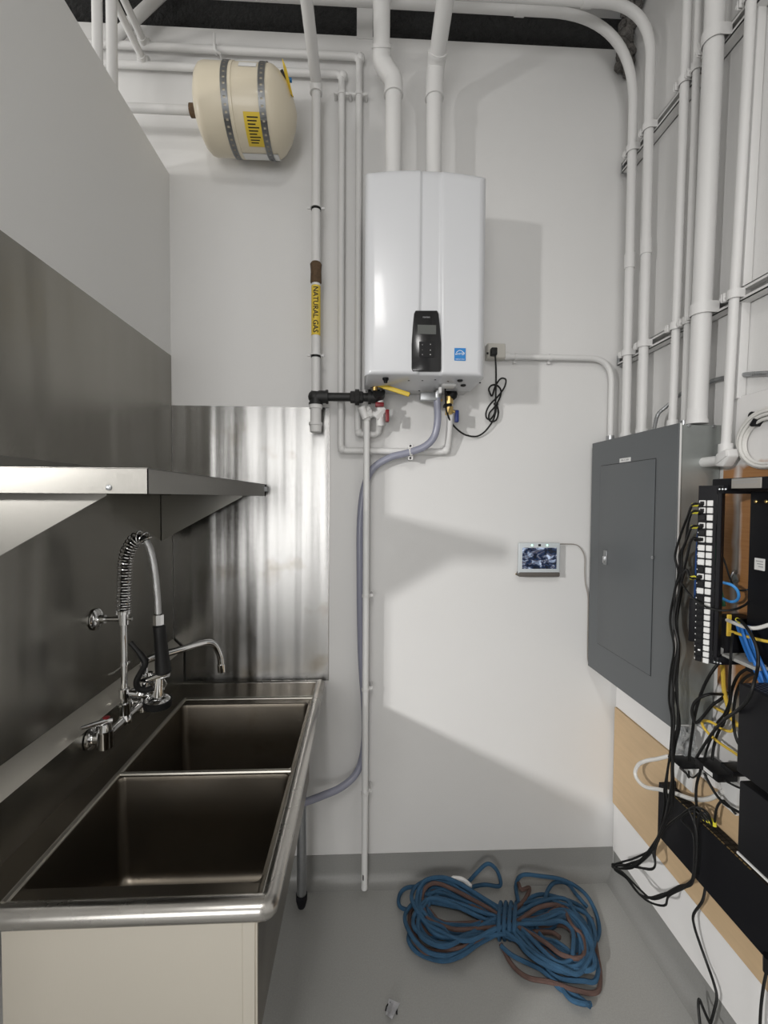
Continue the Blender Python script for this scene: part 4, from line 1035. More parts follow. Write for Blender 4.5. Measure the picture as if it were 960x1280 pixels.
# large black cabinet face on the board
XB_ = XR-0.095
a, b = onX(938, 612, XB_), onX(931, 838, XB_)
zk0, zk1 = b.z, onX(940, 614, XB_).z
cab = T('equipment_cabinet', 'black equipment cabinet on the orange plywood with a white sticker', 'cabinet', (XR, 1.0, zk0))
G().box(XB_, XR-0.0215, 0.72, (a.y+b.y)/2, zk0, zk1, 0.003).obj('case', M_blackmetal, cab)
a, b = onX(943.5, 697, XB_), onX(956, 714, XB_)
st = G().box(XB_-0.0008, XB_+0.001, b.y, a.y, b.z, a.z, 0.0004, 1).obj('sticker', M_whitepl, cab)
for k in range(3):
    z = a.z-(a.z-b.z)*(0.25+0.22*k); G().box(XB_-0.0012, XB_-0.0006, b.y+0.005, a.y-0.005-0.004*k, z-0.0012, z+0.0012).obj('sticker_text_line', M_greyink, st)
for x, y in ((946, 627), (959, 627)):
    c = onX(x, y, XB_); G().lathe([(0, 0.005), (0.004, 0.005), (0.006, 0.003)], c, (-1, 0, 0), 10).obj('brass_screw', M_brass, cab)
# hook on the board
c = onX(922, 721, XR-0.022)
g = G(); g.tube(spline([c+Vector((0, 0.010, 0.018)), c+Vector((-0.012, 0.002, 0.014)), c+Vector((-0.018, 0.004, -0.004)), c+Vector((-0.010, 0.010, -0.018)), c+Vector((-0.004, -0.006, -0.012)), c+Vector((-0.012, -0.008, 0.010))], 5), 0.0035, 8); g.cyl(c+Vector((0.0005, 0.004, 0)), c+Vector((-0.006, 0.004, 0)), 0.012, 10)
tag(g.obj('wall_hook', M_galv), 'small twisted metal hook screwed to the orange plywood', 'hook')
# stacked black boxes lower right
XQ = XR-0.20
def blackbox(label, xl_, yt, yb_, ytop_far, perf):
    yfar = onX(xl_, yt, XQ).y
    z1q, z0q = onX(xl_, yt, XQ).z, onX(xl_, yb_, XQ).z
    t = T('battery_cabinet', label, 'cabinet', (XR, yfar, z0q))
    G().box(XQ, XR-0.0215, 0.70, yfar, z0q, z1q, 0.004).obj('case', M_blackmetal, t)
    if perf:
        g = G()
        for i in range(26):
            for j in range(7):
                x = XQ+0.014+0.012*j; y = yfar-0.012-0.010*i-(0.005 if j % 2 else 0)
                g.box(x-0.003, x+0.003, y-0.003, y+0.003, z1q-0.0003, z1q+0.0008)
        o = g.obj('vent_perforation', mat('vent_grey', (0.10, 0.10, 0.11), 0.4, .6), t); o['kind'] = 'stuff'
    return t, yfar, z0q, z1q
u1 = blackbox('upper black cabinet with perforated top at the right edge', 923.5, 853, 966, 870, True)
u2 = blackbox('lower black cabinet under the perforated one at the right edge', 924, 975, 1066, 1000, False)
G().box(XQ-0.001, XQ+0.003, 0.70, u2[1], u2[2]-0.006, u2[2]-0.001).obj('edge_trim', M_whitepl, u2[0])
for t_, yfar, z0q, z1q in (u1, u2):
    G().box(XR-0.03, XR-0.0215, yfar-0.001, yfar+0.02, z0q+0.02, z0q+0.06, 0.001, 1).obj('mounting_ear', M_blackmetal, t_)
# ================================================================== pre-rinse faucet
XF = -0.750
fz = lambda x, y, X=XF: onX(x, y, X)
pr_ = fz(160, 880); YR = 1.425
bz = 1.050
fa = T('prerinse_faucet', 'chrome pre-rinse faucet with spring hose on the sink backsplash', 'faucet', (XF, YR, bz))
pbk = -0.788
g = G(); g.tube([(XF, YR-0.115, bz), (XF, YR+0.115, bz)], 0.0125, 14); g.lathe([(0, .02), (.02, .02), (.028, .015)], (XF, YR, bz-0.012), (0, 0, 1), 16); g.tube([(XF, YR, bz-0.014), (XF, YR, bz+0.05)], 0.016, 14)
g.obj('body', M_chrome, fa)
for s in (-1, 1):
    y = YR+0.115*s
    v = G(); v.tube([(pbk+0.001, y, bz), (XF+0.01, y, bz)], 0.017, 14); v.lathe([(0, 0.031), (0.006, 0.031), (0.010, 0.02)], (pbk+0.001, y, bz), (1, 0, 0), 20)
    v.lathe([(-0.028, 0.016), (-0.026, 0.021), (0.022, 0.021), (0.024, 0.018), (0.045, 0.016), (0.048, 0.012)], (XF+0.004, y, bz), (0, 0, 1), 16)
    vo = v.obj('valve', M_chrome, fa)
    h0 = Vector((XF+0.004, y, bz+0.05)); h1 = h0+Vector((-0.03, -0.062*s if s > 0 else -0.062, 0.012))
    h = G().tube([h0+Vector((0.012, 0.012, -0.003)), h0, h1], [0.010, 0.009, 0.005], 10).obj('lever_handle', M_chrome, vo)
    G().lathe([(0, 0.009), (0.003, 0.009), (0.004, 0.005)], h0+Vector((0.002, 0.004, 0.008)), (0, 0, 1), 12).obj('index_cap', M_red if s < 0 else M_blue, h)
z_s0, z_s1 = fz(156, 764).z, fz(156, 700).z
G().tube([(XF, YR, bz+0.03), (XF, YR, z_s0+0.004)], 0.0095, 14).obj('riser', M_chrome, fa)
zw = onX(156, 773, XF).z
g = G(); g.tube([(XL+0.0045, YR, zw), (XF+0.004, YR, zw)], 0.0075, 12); g.lathe([(0, 0.034), (0.004, 0.034), (0.010, 0.026), (0.012, 0.013), (0.03, 0.013)], (XL+0.0045, YR, zw), (1, 0, 0), 24); g.tube([(XF, YR, zw-0.017), (XF, YR, zw+0.017)], 0.0155, 14); g.tube([(XF, YR, zw), (XF+0.026, YR, zw)], 0.006, 8)
g.obj('wall_bracket', M_chrome, fa)
# hose arch
A = lambda x, y, Y=YR: onY(x, y, Y)
arch = spline([(XF, YR, z_s0), A(155.5, 722), A(157.5, 697), A(164, 681), A(173, 672.5), A(182, 675), A(189, 691), A(193.5, 715), A(196.5, 745), A(198, 770)], 10)
arch[0] = Vector((XF, YR, z_s0))
k_end = 52
G().tube(arch[:k_end], 0.010, 12).obj('inner_hose', M_rubber, fa)
G().tube(arch[k_end-2:], 0.0098, 12).obj('hose', mat('braided_hose', (0.55, 0.55, 0.55), 0.3, 0.9, bump=1.0, bscale=300), fa)
G().tube([arch[0]-Vector((0, 0, 0.006)), arch[0]+Vector((0, 0, 0.006))], 0.021, 16).obj('spring_seat', M_chrome, fa)
# coil spring round the first part of the arch
def coil(path, r0, wire, pitch0, pitch1):
    Lc = [0]
    for a, b in zip(path, path[1:]): Lc.append(Lc[-1]+(b-a).length)
    tot = Lc[-1]; out = []; s = 0; ph = 0; i = 0
    up = Vector((0, 1, 0))
    while s < tot:
        while i < len(Lc)-2 and Lc[i+1] < s: i += 1
        f = (s-Lc[i])/max(1e-9, Lc[i+1]-Lc[i]); p = path[i].lerp(path[i+1], f); t = (path[i+1]-path[i]).normalized()
        b = t.cross(up).normalized(); n = b.cross(t)
        out.append(p+(b*math.cos(ph)+n*math.sin(ph))*r0)
        pt = pitch0+(pitch1-pitch0)*s/tot
        ph += 2*PI/18; s += pt/18
    return out
G().tube(coil(arch[:k_end], 0.0198, 0.0026, 0.0078, 0.0112), 0.0024, 7).obj('spring', M_chrome, fa)
nut = A(198, 770)
G().lathe([(0, 0.011), (0.003, 0.0165), (0.035, 0.0165), (0.038, 0.012)], nut+Vector((0, 0, -0.030)), (0, 0, 1), 8).obj('hose_nut', M_chrome, fa)
gt0, gt1 = A(199, 782), A(204.5, 842)
G().lathe([(0, 0.0165), (0.004, 0.019), (0.03, 0.0185), (0.10, 0.0205), (0.125, 0.023), ((gt1-gt0).length-0.006, 0.024), ((gt1-gt0).length, 0.019)], gt0, gt1-gt0, 18).obj('grip', M_rubber, fa)
sv = A(203, 845)
g = G(); g.tube([A(210, 841), A(189, 848), A(175, 849)], [0.013, 0.014, 0.011], 14); g.tube([A(187, 840), A(187, 850)], 0.010, 10); g.tube([A(199, 846), A(197.5, 873)], [0.0125, 0.0165], 14)
g.obj('spray_valve', M_chrome, fa)
dcen = A(197, 876); dax = Vector((0.05, -0.05, 1)).normalized()
G().lathe([(-0.002, 0.038), (0.004, 0.038), (0.012, 0.030), (0.016, 0.014)], dcen, dax, 28).obj('spray_face', M_chrome, fa)
plabel(G().lathe([(-0.018, 0.036), (-0.016, 0.041), (0.003, 0.0425), (0.005, 0.0385)], dcen, dax, 28).obj('bumper_ring', M_rubber, fa), 'black rubber bumper ring')
G().tube(spline([A(163, 803, YR-0.03), A(170, 811, YR-0.03), A(178.5, 822, YR-0.03), A(181.5, 830, YR-0.03), A(176, 841, YR-0.03), A(171, 851, YR-0.03), A(172.5, 860, YR-0.025), A(181, 863, YR-0.015), A(190, 860, YR)], 5), [0.0075]*8+[0.0095]*40, 10).obj('trigger', M_rubber, fa)
G().tube(spline([A(205, 849), A(208, 855), A(204, 862), A(199, 858)], 5), 0.002, 6).obj('hold_ring', M_chrome, fa)
# add-on faucet arm, valve and swing spout
a0 = Vector((XF, YR, A(161, 866).z))
g = G(); g.tube([a0, A(187, 868.5, YR+0.02)], 0.0095, 12); g.tube([a0-Vector((0, 0, 0.014)), a0+Vector((0, 0, 0.014))], 0.0155, 14); g.tube([A(176, 868, YR+0.01), A(181, 850, YR+0.02)], [0.016, 0.013], 12); g.ico(A(183, 862, YR+0.02), 0.017, 2)
g.obj('spout_body', M_chrome, fa)
spout = [(A(182, 852, 1.450)), (A(180, 832, 1.455)), (A(187, 823.5, 1.47)), (onY(222, 813, 1.56)), (onY(255, 803.5, 1.665)), (onY(268, 806, 1.70)), (onY(275, 820, 1.715)), (onY(277, 836, 1.718))]
G().tube(spline(spout, 7), 0.0118, 12).obj('swing_spout', M_chrome, fa)
G().tube([onY(276.5, 830, 1.717), onY(277.3, 839.5, 1.719)], 0.0145, 14).obj('aerator', M_chrome, fa)
G().tube(spline([A(135.5, 843), A(142, 840.5), A(150, 835), A(157, 829), A(163, 827)], 5), 0.0026, 6).obj('hook', M_chrome, fa)
zh = A(158, 829).z; G().tube([(XF, YR, zh-0.005), (XF, YR, zh+0.005)], 0.0125, 12).obj('hook_collar', M_chrome, fa)

# ================================================================== smart display on the back wall
YSD = D-0.044
q = lambda x, y: onY(x, y, YSD)
sd = T('smart_display', 'small white framed smart display on the back wall', 'display', (q(674, 700).x, D, q(674, 700).z))
a, b = q(648.5, 678.5), q(700, 721)
W_, H2 = b.x-a.x, a.z-b.z
M_bezel = mat('pale_grey_bezel', (0.56, 0.60, 0.62), 0.35)
G().box(a.x, b.x, YSD, YSD+0.012, b.z+0.012, a.z, 0.005, 3).obj('frame', M_bezel, sd)
G().box(a.x+0.001, b.x-0.001, YSD-0.004, YSD+0.03, b.z, b.z+0.021, 0.006, 3).obj('base', mat('charcoal_fabric', (0.11, 0.10, 0.09), 0.8), sd)
G().box(a.x+0.03, b.x-0.03, YSD+0.010, D-0.0015, b.z+0.03, a.z-0.03, 0.003).obj('wall_mount', M_whitepl, sd)
M_scr = bpy.data.materials.new('screen_picture'); M_scr.use_nodes = True; nt = M_scr.node_tree; bs = nt.nodes['Principled BSDF']
tc = nt.nodes.new('ShaderNodeTexCoord'); mp_ = nt.nodes.new('ShaderNodeMapping'); mp_.inputs['Scale'].default_value = (20, 1, 34); mp_.inputs['Rotation'].default_value = (0, 0.35, 0)
ns = nt.nodes.new('ShaderNodeTexNoise'); ns.inputs['Scale'].default_value = 1.6; ns.inputs['Detail'].default_value = 4; ns.inputs['Distortion'].default_value = 0.8
cr = nt.nodes.new('ShaderNodeValToRGB'); nt.links.new(tc.outputs['Object'], mp_.inputs[0]); nt.links.new(mp_.outputs[0], ns.inputs['Vector']); nt.links.new(ns.outputs[0], cr.inputs[0])
e = cr.color_ramp.elements; e[0].position = 0.40; e[0].color = (0.006, 0.010, 0.022, 1); e[1].position = 0.68; e[1].color = (0.62, 0.72, 0.92, 1)
for pos, col in ((0.47, (0.012, 0.035, 0.10, 1)), (0.52, (0.10, 0.09, 0.11, 1)), (0.58, (0.20, 0.26, 0.38, 1))):
    n_ = e.new(pos); n_.color = col
bs.inputs['Base Color'].default_value = (0.01, 0.01, 0.01, 1); bs.inputs['Roughness'].default_value = 0.15
nt.links.new(cr.outputs[0], bs.inputs['Emission Color']); bs.inputs['Emission Strength'].default_value = 0.85
s0, s1 = q(653, 684.5), q(695.5, 711)
G().box(s0.x, s1.x, YSD-0.0006, YSD+0.001, s1.z, s0.z).obj('screen', M_scr, sd)
c = q(674.5, 681.5); G().box(c.x-0.006, c.x+0.006, YSD-0.0008, YSD+0.001, c.z-0.005, c.z+0.005, 0.0004, 1).obj('camera', M_black, sd)
M_led = mat('green_led', (0.45, 1.0, 0.68), 0.4, emit=1.6)
for x in (665, 684): c = q(x, 681.5); G().lathe([(0, 0.0042), (0.001, 0.0042)], (c.x, YSD+0.0004, c.z), (0, -1, 0), 12).obj('status_light', M_led, sd)
c = WB(645, 717.5); G().lathe([(0, 0.004), (0.004, 0.004)], (c.x, D-0.0015, c.z), (0, -1, 0), 10).obj('wall_anchor', M_brass, sd)
dc = spline([WB(698, 680, .035), WB(708, 680, .02), WB(720, 681, .012), WB(727, 687, .012), WB(731, 697, .010), WB(731, 715, .010), WB(732, 730, .010), WB(735, 745, .010), WB(735, 770, .010), WB(734.5, 800, .010), WB(735, 826, .010), WB(741, 834, .010), WB(750, 838, .012)], 6)
tag(G().tube(dc, 0.0022, 6).obj('display_cable', mat('grey_thin_cable', (0.30, 0.27, 0.24), 0.5)), 'thin grey cable from the smart display down behind the panel edge', 'cable')

# ================================================================== cables on the right wall
def cable(name, label, pts, r, m_, n=8, ends=(), group=None, seg=6):
    P = [WR(*p) for p in pts]
    t = T(name, label, 'cable', P[0], group)
    G().tube(spline(P, seg), r, n).obj('cable', m_, t)
    return t, P
RC = 0.0036
ports = [(877.5, 631, 868, 633, 'top'), (877.5, 640, 869, 641, 'second'), (877, 658.5, 868, 658.5, 'fourth'), (879.5, 674.5, 870, 679, 'sixth'), (875, 722, 866, 703.5, 'eleventh')]
rnd = random.Random(11)
bund = [(848, 695, .172), (850, 716, .170), (847, 740, .168), (843, 775, .168), (846, 808, .168), (844, 842, .168), (842, 872, .165), (843, 903, .155), (840, 932, .15), (838, 960, .135), (836, 990, .12), (834, 1014, .105)]
tails = [
 [(818, 1056, .11), (795, 1072, .13), (766, 1082, .15), (782, 1094, .145), (803, 1121, .13), (830, 1117, .115), (855, 1107, .10), (867, 1096, .09), (872, 1061, .085), (872, 1026, .085), (880, 1016, .085), (893, 1034, .062)],
 [(820, 1050, .11), (797, 1078, .13), (772, 1086, .15), (766, 1080, .15), (790, 1082, .13), (812, 1087, .12), (819, 1080, .115), (816, 1058, .11), (832, 1035, .095), (850, 1020, .09), (868, 1009, .085), (884, 1016, .085), (890, 1032, .062)],
 [(813, 1066, .115), (785, 1080, .14), (770, 1084, .15), (785, 1100, .14), (806, 1124, .13), (830, 1132, .12), (836, 1120, .115), (855, 1110, .10), (866, 1102, .095), (871, 1066, .09), (868, 1016, .09), (872, 1010, .085), (888, 1030, .062)],
 [(823, 1050, .105), (812, 1068, .115), (790, 1085, .13), (768, 1086, .15), (783, 1098, .145), (800, 1118, .13), (822, 1121, .12), (848, 1108, .105), (864, 1102, .095), (868, 1072, .09), (866, 1042, .09), (852, 1024, .088), (868, 1014, .088), (885, 1029, .062)],
 [(827, 1040, .10), (819, 1062, .11), (818, 1084, .115), (803, 1085, .12), (780, 1082, .14), (765, 1083, .15), (778, 1090, .15), (800, 1112, .13), (818, 1124, .12), (848, 1111, .105), (865, 1100, .095), (870, 1085, .09), (871, 1040, .09), (862, 1012, .09), (881, 1027, .062)]]
off = [(-4.0, 0), (2.6, .004), (-1.2, .010), (4.6, -.006), (1.0, .016)]
for k, (jx, jy, bx, by, nm) in enumerate(ports):
    dx, do = off[k]
    jack = pc_+uv*(-0.011)+nv*0.006+zv*onY(884, jy, Yp).z
    nq = Vector((-0.97, -0.24, 0)); lead = jack+nq*0.036
    st_ = [(bx-9, by+14, .19), (854+dx, min(by+38, 690), .18)] if k < 3 else ([(858, 700, .19), (852, 725, .175)] if k == 3 else [(858, 712, .19), (852, 728, .175)])
    bl = [(x+dx+rnd.uniform(-2.2, 2.2), y+rnd.uniform(-3, 3), o+do) for x, y, o in bund if y > st_[-1][1]+12]
    P = [jack+nv*0.002, lead]+[WR(*p) for p in st_+bl+tails[k]]
    t = T('patch_cable', f'black patch cable from the {nm} white jack of the patch panel to the wall switch', 'cable', jack, 'black patch cables looped below the patch panel')
    G().tube(spline(P, 6), RC, 7).obj('cable', M_rubber, t)
    G().tube([jack+nq*0.001, jack+nq*0.022], 0.0058, 8).obj('plug', M_black, t)
    if k != 3: plabel(G().tube([jack+nq*0.022, jack+nq*0.036], [0.0066, 0.0050], 8).obj('boot', M_plugyellow, t), 'yellow boot')
    e = P[-1]; plabel(G().tube([e+Vector((0, 0, 0.004)), e+Vector((0, 0, 0.020))], [0.0062, 0.0050], 8).obj('boot', M_plugyellow, t), 'yellow boot')
cable('network_cable', 'black cable sagging across the patch panel front to the cabinet', [(850, 725, .17), (858, 738, .19), (870, 751, .215), (884, 759, .215), (900, 763, .19), (917, 762, .16), (930, 757, .12), (936, 752, .098)], 0.0032, M_rubber)
cable('network_cable', 'black cable curling from the cabinet with a yellow plug', [(921, 774, .13), (929, 779, .14), (940, 795, .15), (947, 815, .155), (947, 835, .16), (942, 855, .205), (935, 874, .21), (922, 888, .205), (905, 900, .17), (890, 917, .13), (876, 938, .11), (869, 950, .085)], 0.0042, M_rubber)
p0 = WR(921, 774, .13); tag(G().tube([p0, p0+Vector((0, -0.012, -0.004))], 0.0055, 8).obj('cable_plug', M_plugyellow), 'yellow boot on the black cable above the yellow lead', 'plug')
cable('network_cable', 'black cable hanging from the patch panel foot past the grey panel corner', [(900, 826, .10), (886, 846, .12), (876, 868, .12), (869, 892, .12), (865, 918, .11), (862, 940, .09), (861, 951, .085)], 0.0045, M_rubber)
cable('network_cable', 'black cable looping in front of the grey panel lower corner', [(903, 868, .06), (885, 868, .11), (870, 876, .13), (865, 889, .135), (869, 903, .13), (877, 898, .12), (890, 882, .08), (901, 874, .06), (910, 866, .024)], 0.0045, M_rubber)
cable('network_cable', 'black cable arching over the perforated black cabinet', [(962, 834, .10), (945, 834, .09), (930, 838, .08), (921, 847, .07), (915, 862, .065), (912, 880, .06), (905, 903, .06), (898, 915, .06), (893, 930, .06), (890, 950, .07)], 0.0042, M_rubber)
cable('network_cable', 'second black cable arching just below the first over the cabinet', [(962, 843, .10), (943, 842, .085), (930, 849, .07), (922, 862, .055), (918, 880, .05), (917, 905, .05), (921, 925, .05), (930, 940, .05)], 0.0042, M_rubber)
cable('power_lead', 'grey black lead running straight down from the yellow ports', [(916, 792, .12), (914, 812, .15), (913, 832, .15), (912, 856, .10), (912, 876, .08), (906, 892, .07), (897, 903, .06), (891, 918, .055), (884, 935, .06), (880, 951, .07)], 0.0035, M_rubber)
cable('network_cable', 'yellow lead plugged into the small switch ports', [(913, 789, .112), (925, 793, .115), (942, 798, .11), (960, 802, .105), (980, 804, .10)], 0.0042, M_yellowcable)
cable('network_cable', 'thick yellow lead dropping below the small switch', [(903, 829, .05), (904, 845, .05), (905, 862, .05), (909, 880, .05), (914, 896, .05), (921, 905, .04), (930, 912, .03)], 0.0062, M_yellowcable)
cable('network_cable', 'yellow lead looped beside the perforated cabinet', [(930, 950, .05), (918, 941, .05), (900, 929, .06), (885, 916, .07), (878, 906, .075), (880, 901, .075), (890, 903, .07), (903, 911, .06), (914, 914, .05), (918, 905, .045), (908, 893, .045), (896, 886, .045), (890, 882, .02)], 0.0042, M_yellowcable)
cable('network_cable', 'white lead plugged into the yellow ports and running right', [(909, 775, .117), (918, 779, .13), (932, 784, .13), (946, 785, .12), (965, 780, .11)], 0.0052, M_whitecable)
for k in range(4):
    cable('network_cable', ('topmost', 'second', 'third', 'lowest')[k]+' of the four blue cables slanting down to the right edge', [(920+5*k, 776+2*k, .105+.012*(k%2)), (928+5*k, 802+2*k, .11+.012*(k%2)), (939+5*k, 828+2*k, .115+.012*(k%2)), (951+5*k, 853+2*k, .12), (966+5*k, 885+2*k, .125)], 0.0044, M_bluecable, group='blue cables at the right edge')
cable('network_cable', 'light blue cable bent in a small loop over the orange plywood', [(894, 725, .13), (903, 728, .12), (914, 731, .10), (921, 737, .09), (923.5, 745, .08), (920, 751, .075), (912, 752, .08), (903, 748, .09)], 0.0042, mat('light_blue_cable', (0.06, 0.30, 0.72), 0.45))
cable('network_cable', 'green cable hanging just behind the patch panel', [(892, 660, .05), (895, 688, .05), (897, 710, .05), (900, 735, .05), (905, 758, .05)], 0.0055, M_greencable)
cable('network_cable', 'thin black cable slanting across the orange plywood to the cabinet', [(895, 655, .06), (897, 682, .05), (905, 700, .045), (913, 724, .045), (919, 736, .05), (928, 738, .06), (934, 737, .093)], 0.0026, M_rubber)
cable('network_cable', 'dark blue cable running down behind the left edge of the patch panel', [(877, 640, .165), (873, 680, .165), (871, 720, .165), (870, 750, .165)], 0.0062, mat('dark_blue_cable', (0.015, 0.07, 0.25), 0.5))
t, P = cable('white_cable', 'thick white cable looping out from the wall over the tan plywood', [(905, 988, .03), (896, 994, .05), (884, 999, .055), (866, 999, .055), (845, 992, .06), (825, 987, .075), (808, 984, .085), (798, 976, .09), (794, 966, .09), (798, 956, .085), (808, 951, .075), (822, 948.5, .05), (836, 945, .02)], 0.0070, M_whitecable)
# white cable coil hanging by the pull elbow
cc = onX(955, 548, XR-0.045)
t = T('cable_coil', 'coil of white cable hung on the wall right of the pull elbow', 'cable', (XR, cc.y, cc.z))
g = G()
for k in range(5):
    R = 0.098-0.006*k; o_ = rnd.uniform(-.006, .006)
    g.tube([(XR-0.030-0.005*(k % 3), cc.y+o_+R*1.05*math.cos(a), cc.z+o_*.5-0.002*k+R*0.86*math.sin(a)) for a in [2*PI*j/40 for j in range(40)]], 0.0046, 8, closed=True)
g.obj('loops', M_whitecable, t)
c = onX(938, 519.5, XR-0.03); G().lathe([(0, .012), (.006, .012), (.009, .006)], (XR-0.0215, c.y, c.z), (-1, 0, 0), 12).obj('wall_clip', M_black, t)
c = onX(943, 528, XR-0.04); G().obox((XR-0.032, c.y, c.z), (1, 0, 0), (0, 0.6, -0.8), (0, 0.8, 0.6), 0.032, 0.024, 0.010, 0.003).obj('tie', M_black, t)
G().tube(spline([(XR-0.03, cc.y-0.03, cc.z+0.082), (XR-0.03, cc.y-0.10, cc.z+0.11), (XR-0.028, cc.y-0.25, cc.z+0.15)], 6), 0.0046, 8).obj('tail', M_whitecable, t)

# power adapters and strip hanging on the wall
def adapter(label, px0, py0, px1, py1, offn, depth, name='power_adapter'):
    a, b = WR(px0, py0, offn), WR(px1, py1, offn)
    t = T(name, label, 'power adapter', (XR-offn, b.y, b.z))
    G().box(XR-offn, XR-offn+depth, min(a.y, b.y), max(a.y, b.y), min(a.z, b.z), max(a.z, b.z), 0.004).obj('body', M_black, t)
    return t, a, b
t, a, b = adapter('black power adapter block under the bundle of patch cables', 834, 944, 853, 962, .115, .085)
G().box(XR-0.03, XR-0.0115, b.y+0.01, b.y+0.03, min(a.z, b.z)+0.006, min(a.z, b.z)+0.016).obj('prong', M_galv, t)
t, a, b = adapter('long black power strip with a white label beside the adapter block', 868, 946, 897, 979, .10, .065, 'power_strip')
zc_ = (a.z+b.z)/2
G().box(XR-0.1008, XR-0.099, min(a.y, b.y)+0.02, max(a.y, b.y)-0.04, zc_-0.006, zc_+0.006).obj('label_strip', M_whitepl, t)
G().box(XR-0.036, XR-0.0115, b.y+0.03, b.y+0.05, zc_-0.01, zc_+0.01).obj('mounting_lug', M_black, t)
t, a, b = adapter('small black plug block between the power strip and the cabinet', 900, 952, 917, 972, .085, .060)
G().box(XR-0.03, XR-0.0115, b.y+0.01, b.y+0.03, b.z+0.006, b.z+0.016).obj('prong', M_galv, t)
# crumpled clear plastic wrap over the adapter
g = G(); bm = g.bm; rp = random.Random(5)
grid = []
for i in range(9):
    row = []
    for j in range(7):
        p = WR(842+29*i/8, 906+36*j/6+6*(i/8), .022+.055*(j/6)+0.018*rp.random()); row.append(bm.verts.new(p+Vector((rp.uniform(-.006, .006), rp.uniform(-.006, .006), rp.uniform(-.004, .004)))))
    grid.append(row)
for A_, B_ in zip(grid, grid[1:]):
    for j in range(6): bm.faces.new((A_[j], A_[j+1], B_[j+1], B_[j]))
bmesh.ops.solidify(bm, geom=bm.faces[:], thickness=0.0012)
tag(g.obj('plastic_wrap', M_plastwrap, None, 15), 'crumpled clear plastic wrap tucked over the black adapter block', 'plastic wrap')
g = G(); g.box(XR-0.0115, XR-0.030, WR(866, 950, .03).y, WR(838, 950, .03).y, onX(850, 978, XR-.03).z, onX(850, 950, XR-.03).z, 0.003)
tag(g.obj('outlet_box', M_whitepl), 'white outlet box on the wall behind the black adapter block', 'outlet')
g = G(); g.box(XR-0.0115, XR-0.034, WR(921, 980, .034).y, WR(900, 980, .034).y, onX(910, 1012, XR-.034).z, onX(910, 975, XR-.034).z, 0.003)
tag(g.obj('outlet_box', M_whitepl), 'white outlet box half hidden beside the lower black cabinet', 'outlet')
cable('power_lead', 'brown black lead hanging from the power strip down to the wall switch', [(876, 962, .08), (871, 980, .07), (870, 1000, .07), (873, 1018, .07), (874, 1030, .066)], 0.0042, M_rubber)
cable('power_lead', 'black lead slanting from the power strip under the lower cabinet', [(880, 966, .085), (886, 978, .08), (895, 993, .075), (906, 1005, .07), (920, 1013, .065), (936, 1022, .06)], 0.0040, M_rubber)
cable('power_lead', 'short black lead sagging under the adapter block', [(861, 964, .07), (861, 972, .065), (857, 965, .06), (850, 960, .05), (858, 967, .05), (866, 972, .05), (874, 966, .06)], 0.0028, M_rubber)
cable('power_lead', 'black lead curving below the plug block', [(898, 966, .08), (904, 974, .08), (914, 980, .07), (925, 985, .06), (940, 989, .05)], 0.0030, M_rubber)
cable('power_lead', 'black lead running from the wall switch ports up behind the cabinet', [(893, 1030, .062), (896, 1010, .068), (903, 1001, .06), (910, 1006, .05), (920, 1018, .04)], 0.0036, M_rubber)
# cord hanging below the wall switch to the floor
P = [WR(881, 1098, .045), WR(878, 1126, .058), WR(867, 1143, .06), WR(868, 1158, .05), WR(875, 1180, .035), (WR(884, 1205, .03)), WR(892, 1228, .04), WR(896, 1246, .045), WR(893, 1262, .055), WR(887, 1283, .065), WR(880, 1303, .075)]
P[0].z = zs_b-0.001; P[0].x = XR-0.04
tag(G().tube(spline(P, 6), 0.0042, 8).obj('power_lead', M_rubber), 'long black lead dropping from the wall switch to the floor', 'cable')
P = [WR(877, 1300, .10), WR(875, 1280, .09), WR(873, 1258, .08), WR(874, 1249, .075), WR(878, 1258, .07), WR(884, 1272, .075), WR(893, 1290, .08)]
tag(G().tube(spline(P, 6), 0.0042, 8).obj('power_lead', M_rubber), 'loop of black lead lying on the floor at the bottom edge', 'cable')
P = [WR(961, 1196, .066), WR(958, 1215, .064), WR(954, 1236, .06), WR(951, 1262, .06), WR(950, 1290, .06), WR(951, 1320, .06)]
tl = T('power_lead', 'black lead with a thick plug hanging at the lower right edge', 'cable', P[0])
G().tube(spline(P, 6), 0.0038, 8).obj('cable', M_rubber, tl); G().tube([P[0], P[1]], [0.013, 0.008], 10).obj('plug', M_black, tl)

# ================================================================== blue rope coil on the floor
def rope_pt(x, y, h):
    p = onZ(x, y, h)
    if p.y > 1.925:                       # climbs the curve of the cove base
        p = onY(x, y, 1.935-0.3*h)
        p.z = max(p.z, h)
    return p
M_rope_b = mat('blue_rope', (0.028, 0.088, 0.165), 0.85, bump=0.8, bscale=260, var=0.45, vscale=22, bdist=0.003)
M_rope_r = mat('rust_rope', (0.105, 0.062, 0.052), 0.85, bump=0.8, bscale=260, var=0.5, vscale=25, bdist=0.003)
rope = T('rope', 'blue and rust brown rope bundled in a figure eight on the floor', 'rope', rope_pt(630, 1160, 0.0))
rr_ = random.Random(23)
left = [(560, 1099), (530, 1101), (520, 1122), (527, 1148), (548, 1165), (582, 1172)]
right = [(672, 1146), (705, 1138), (728, 1160), (738, 1192), (728, 1212), (700, 1214), (668, 1192)]
left_low = [(540, 1118), (512, 1138), (510, 1165), (530, 1190), (565, 1194), (600, 1180)]
right_up = [(668, 1122), (702, 1122), (730, 1140), (742, 1172), (738, 1206), (706, 1196), (670, 1172)]
kx, ky = 631, 1153
R_ = 0.0082
def wob(p, a): return (p[0]+rr_.gauss(0, a), p[1]+rr_.gauss(0, a*.8))
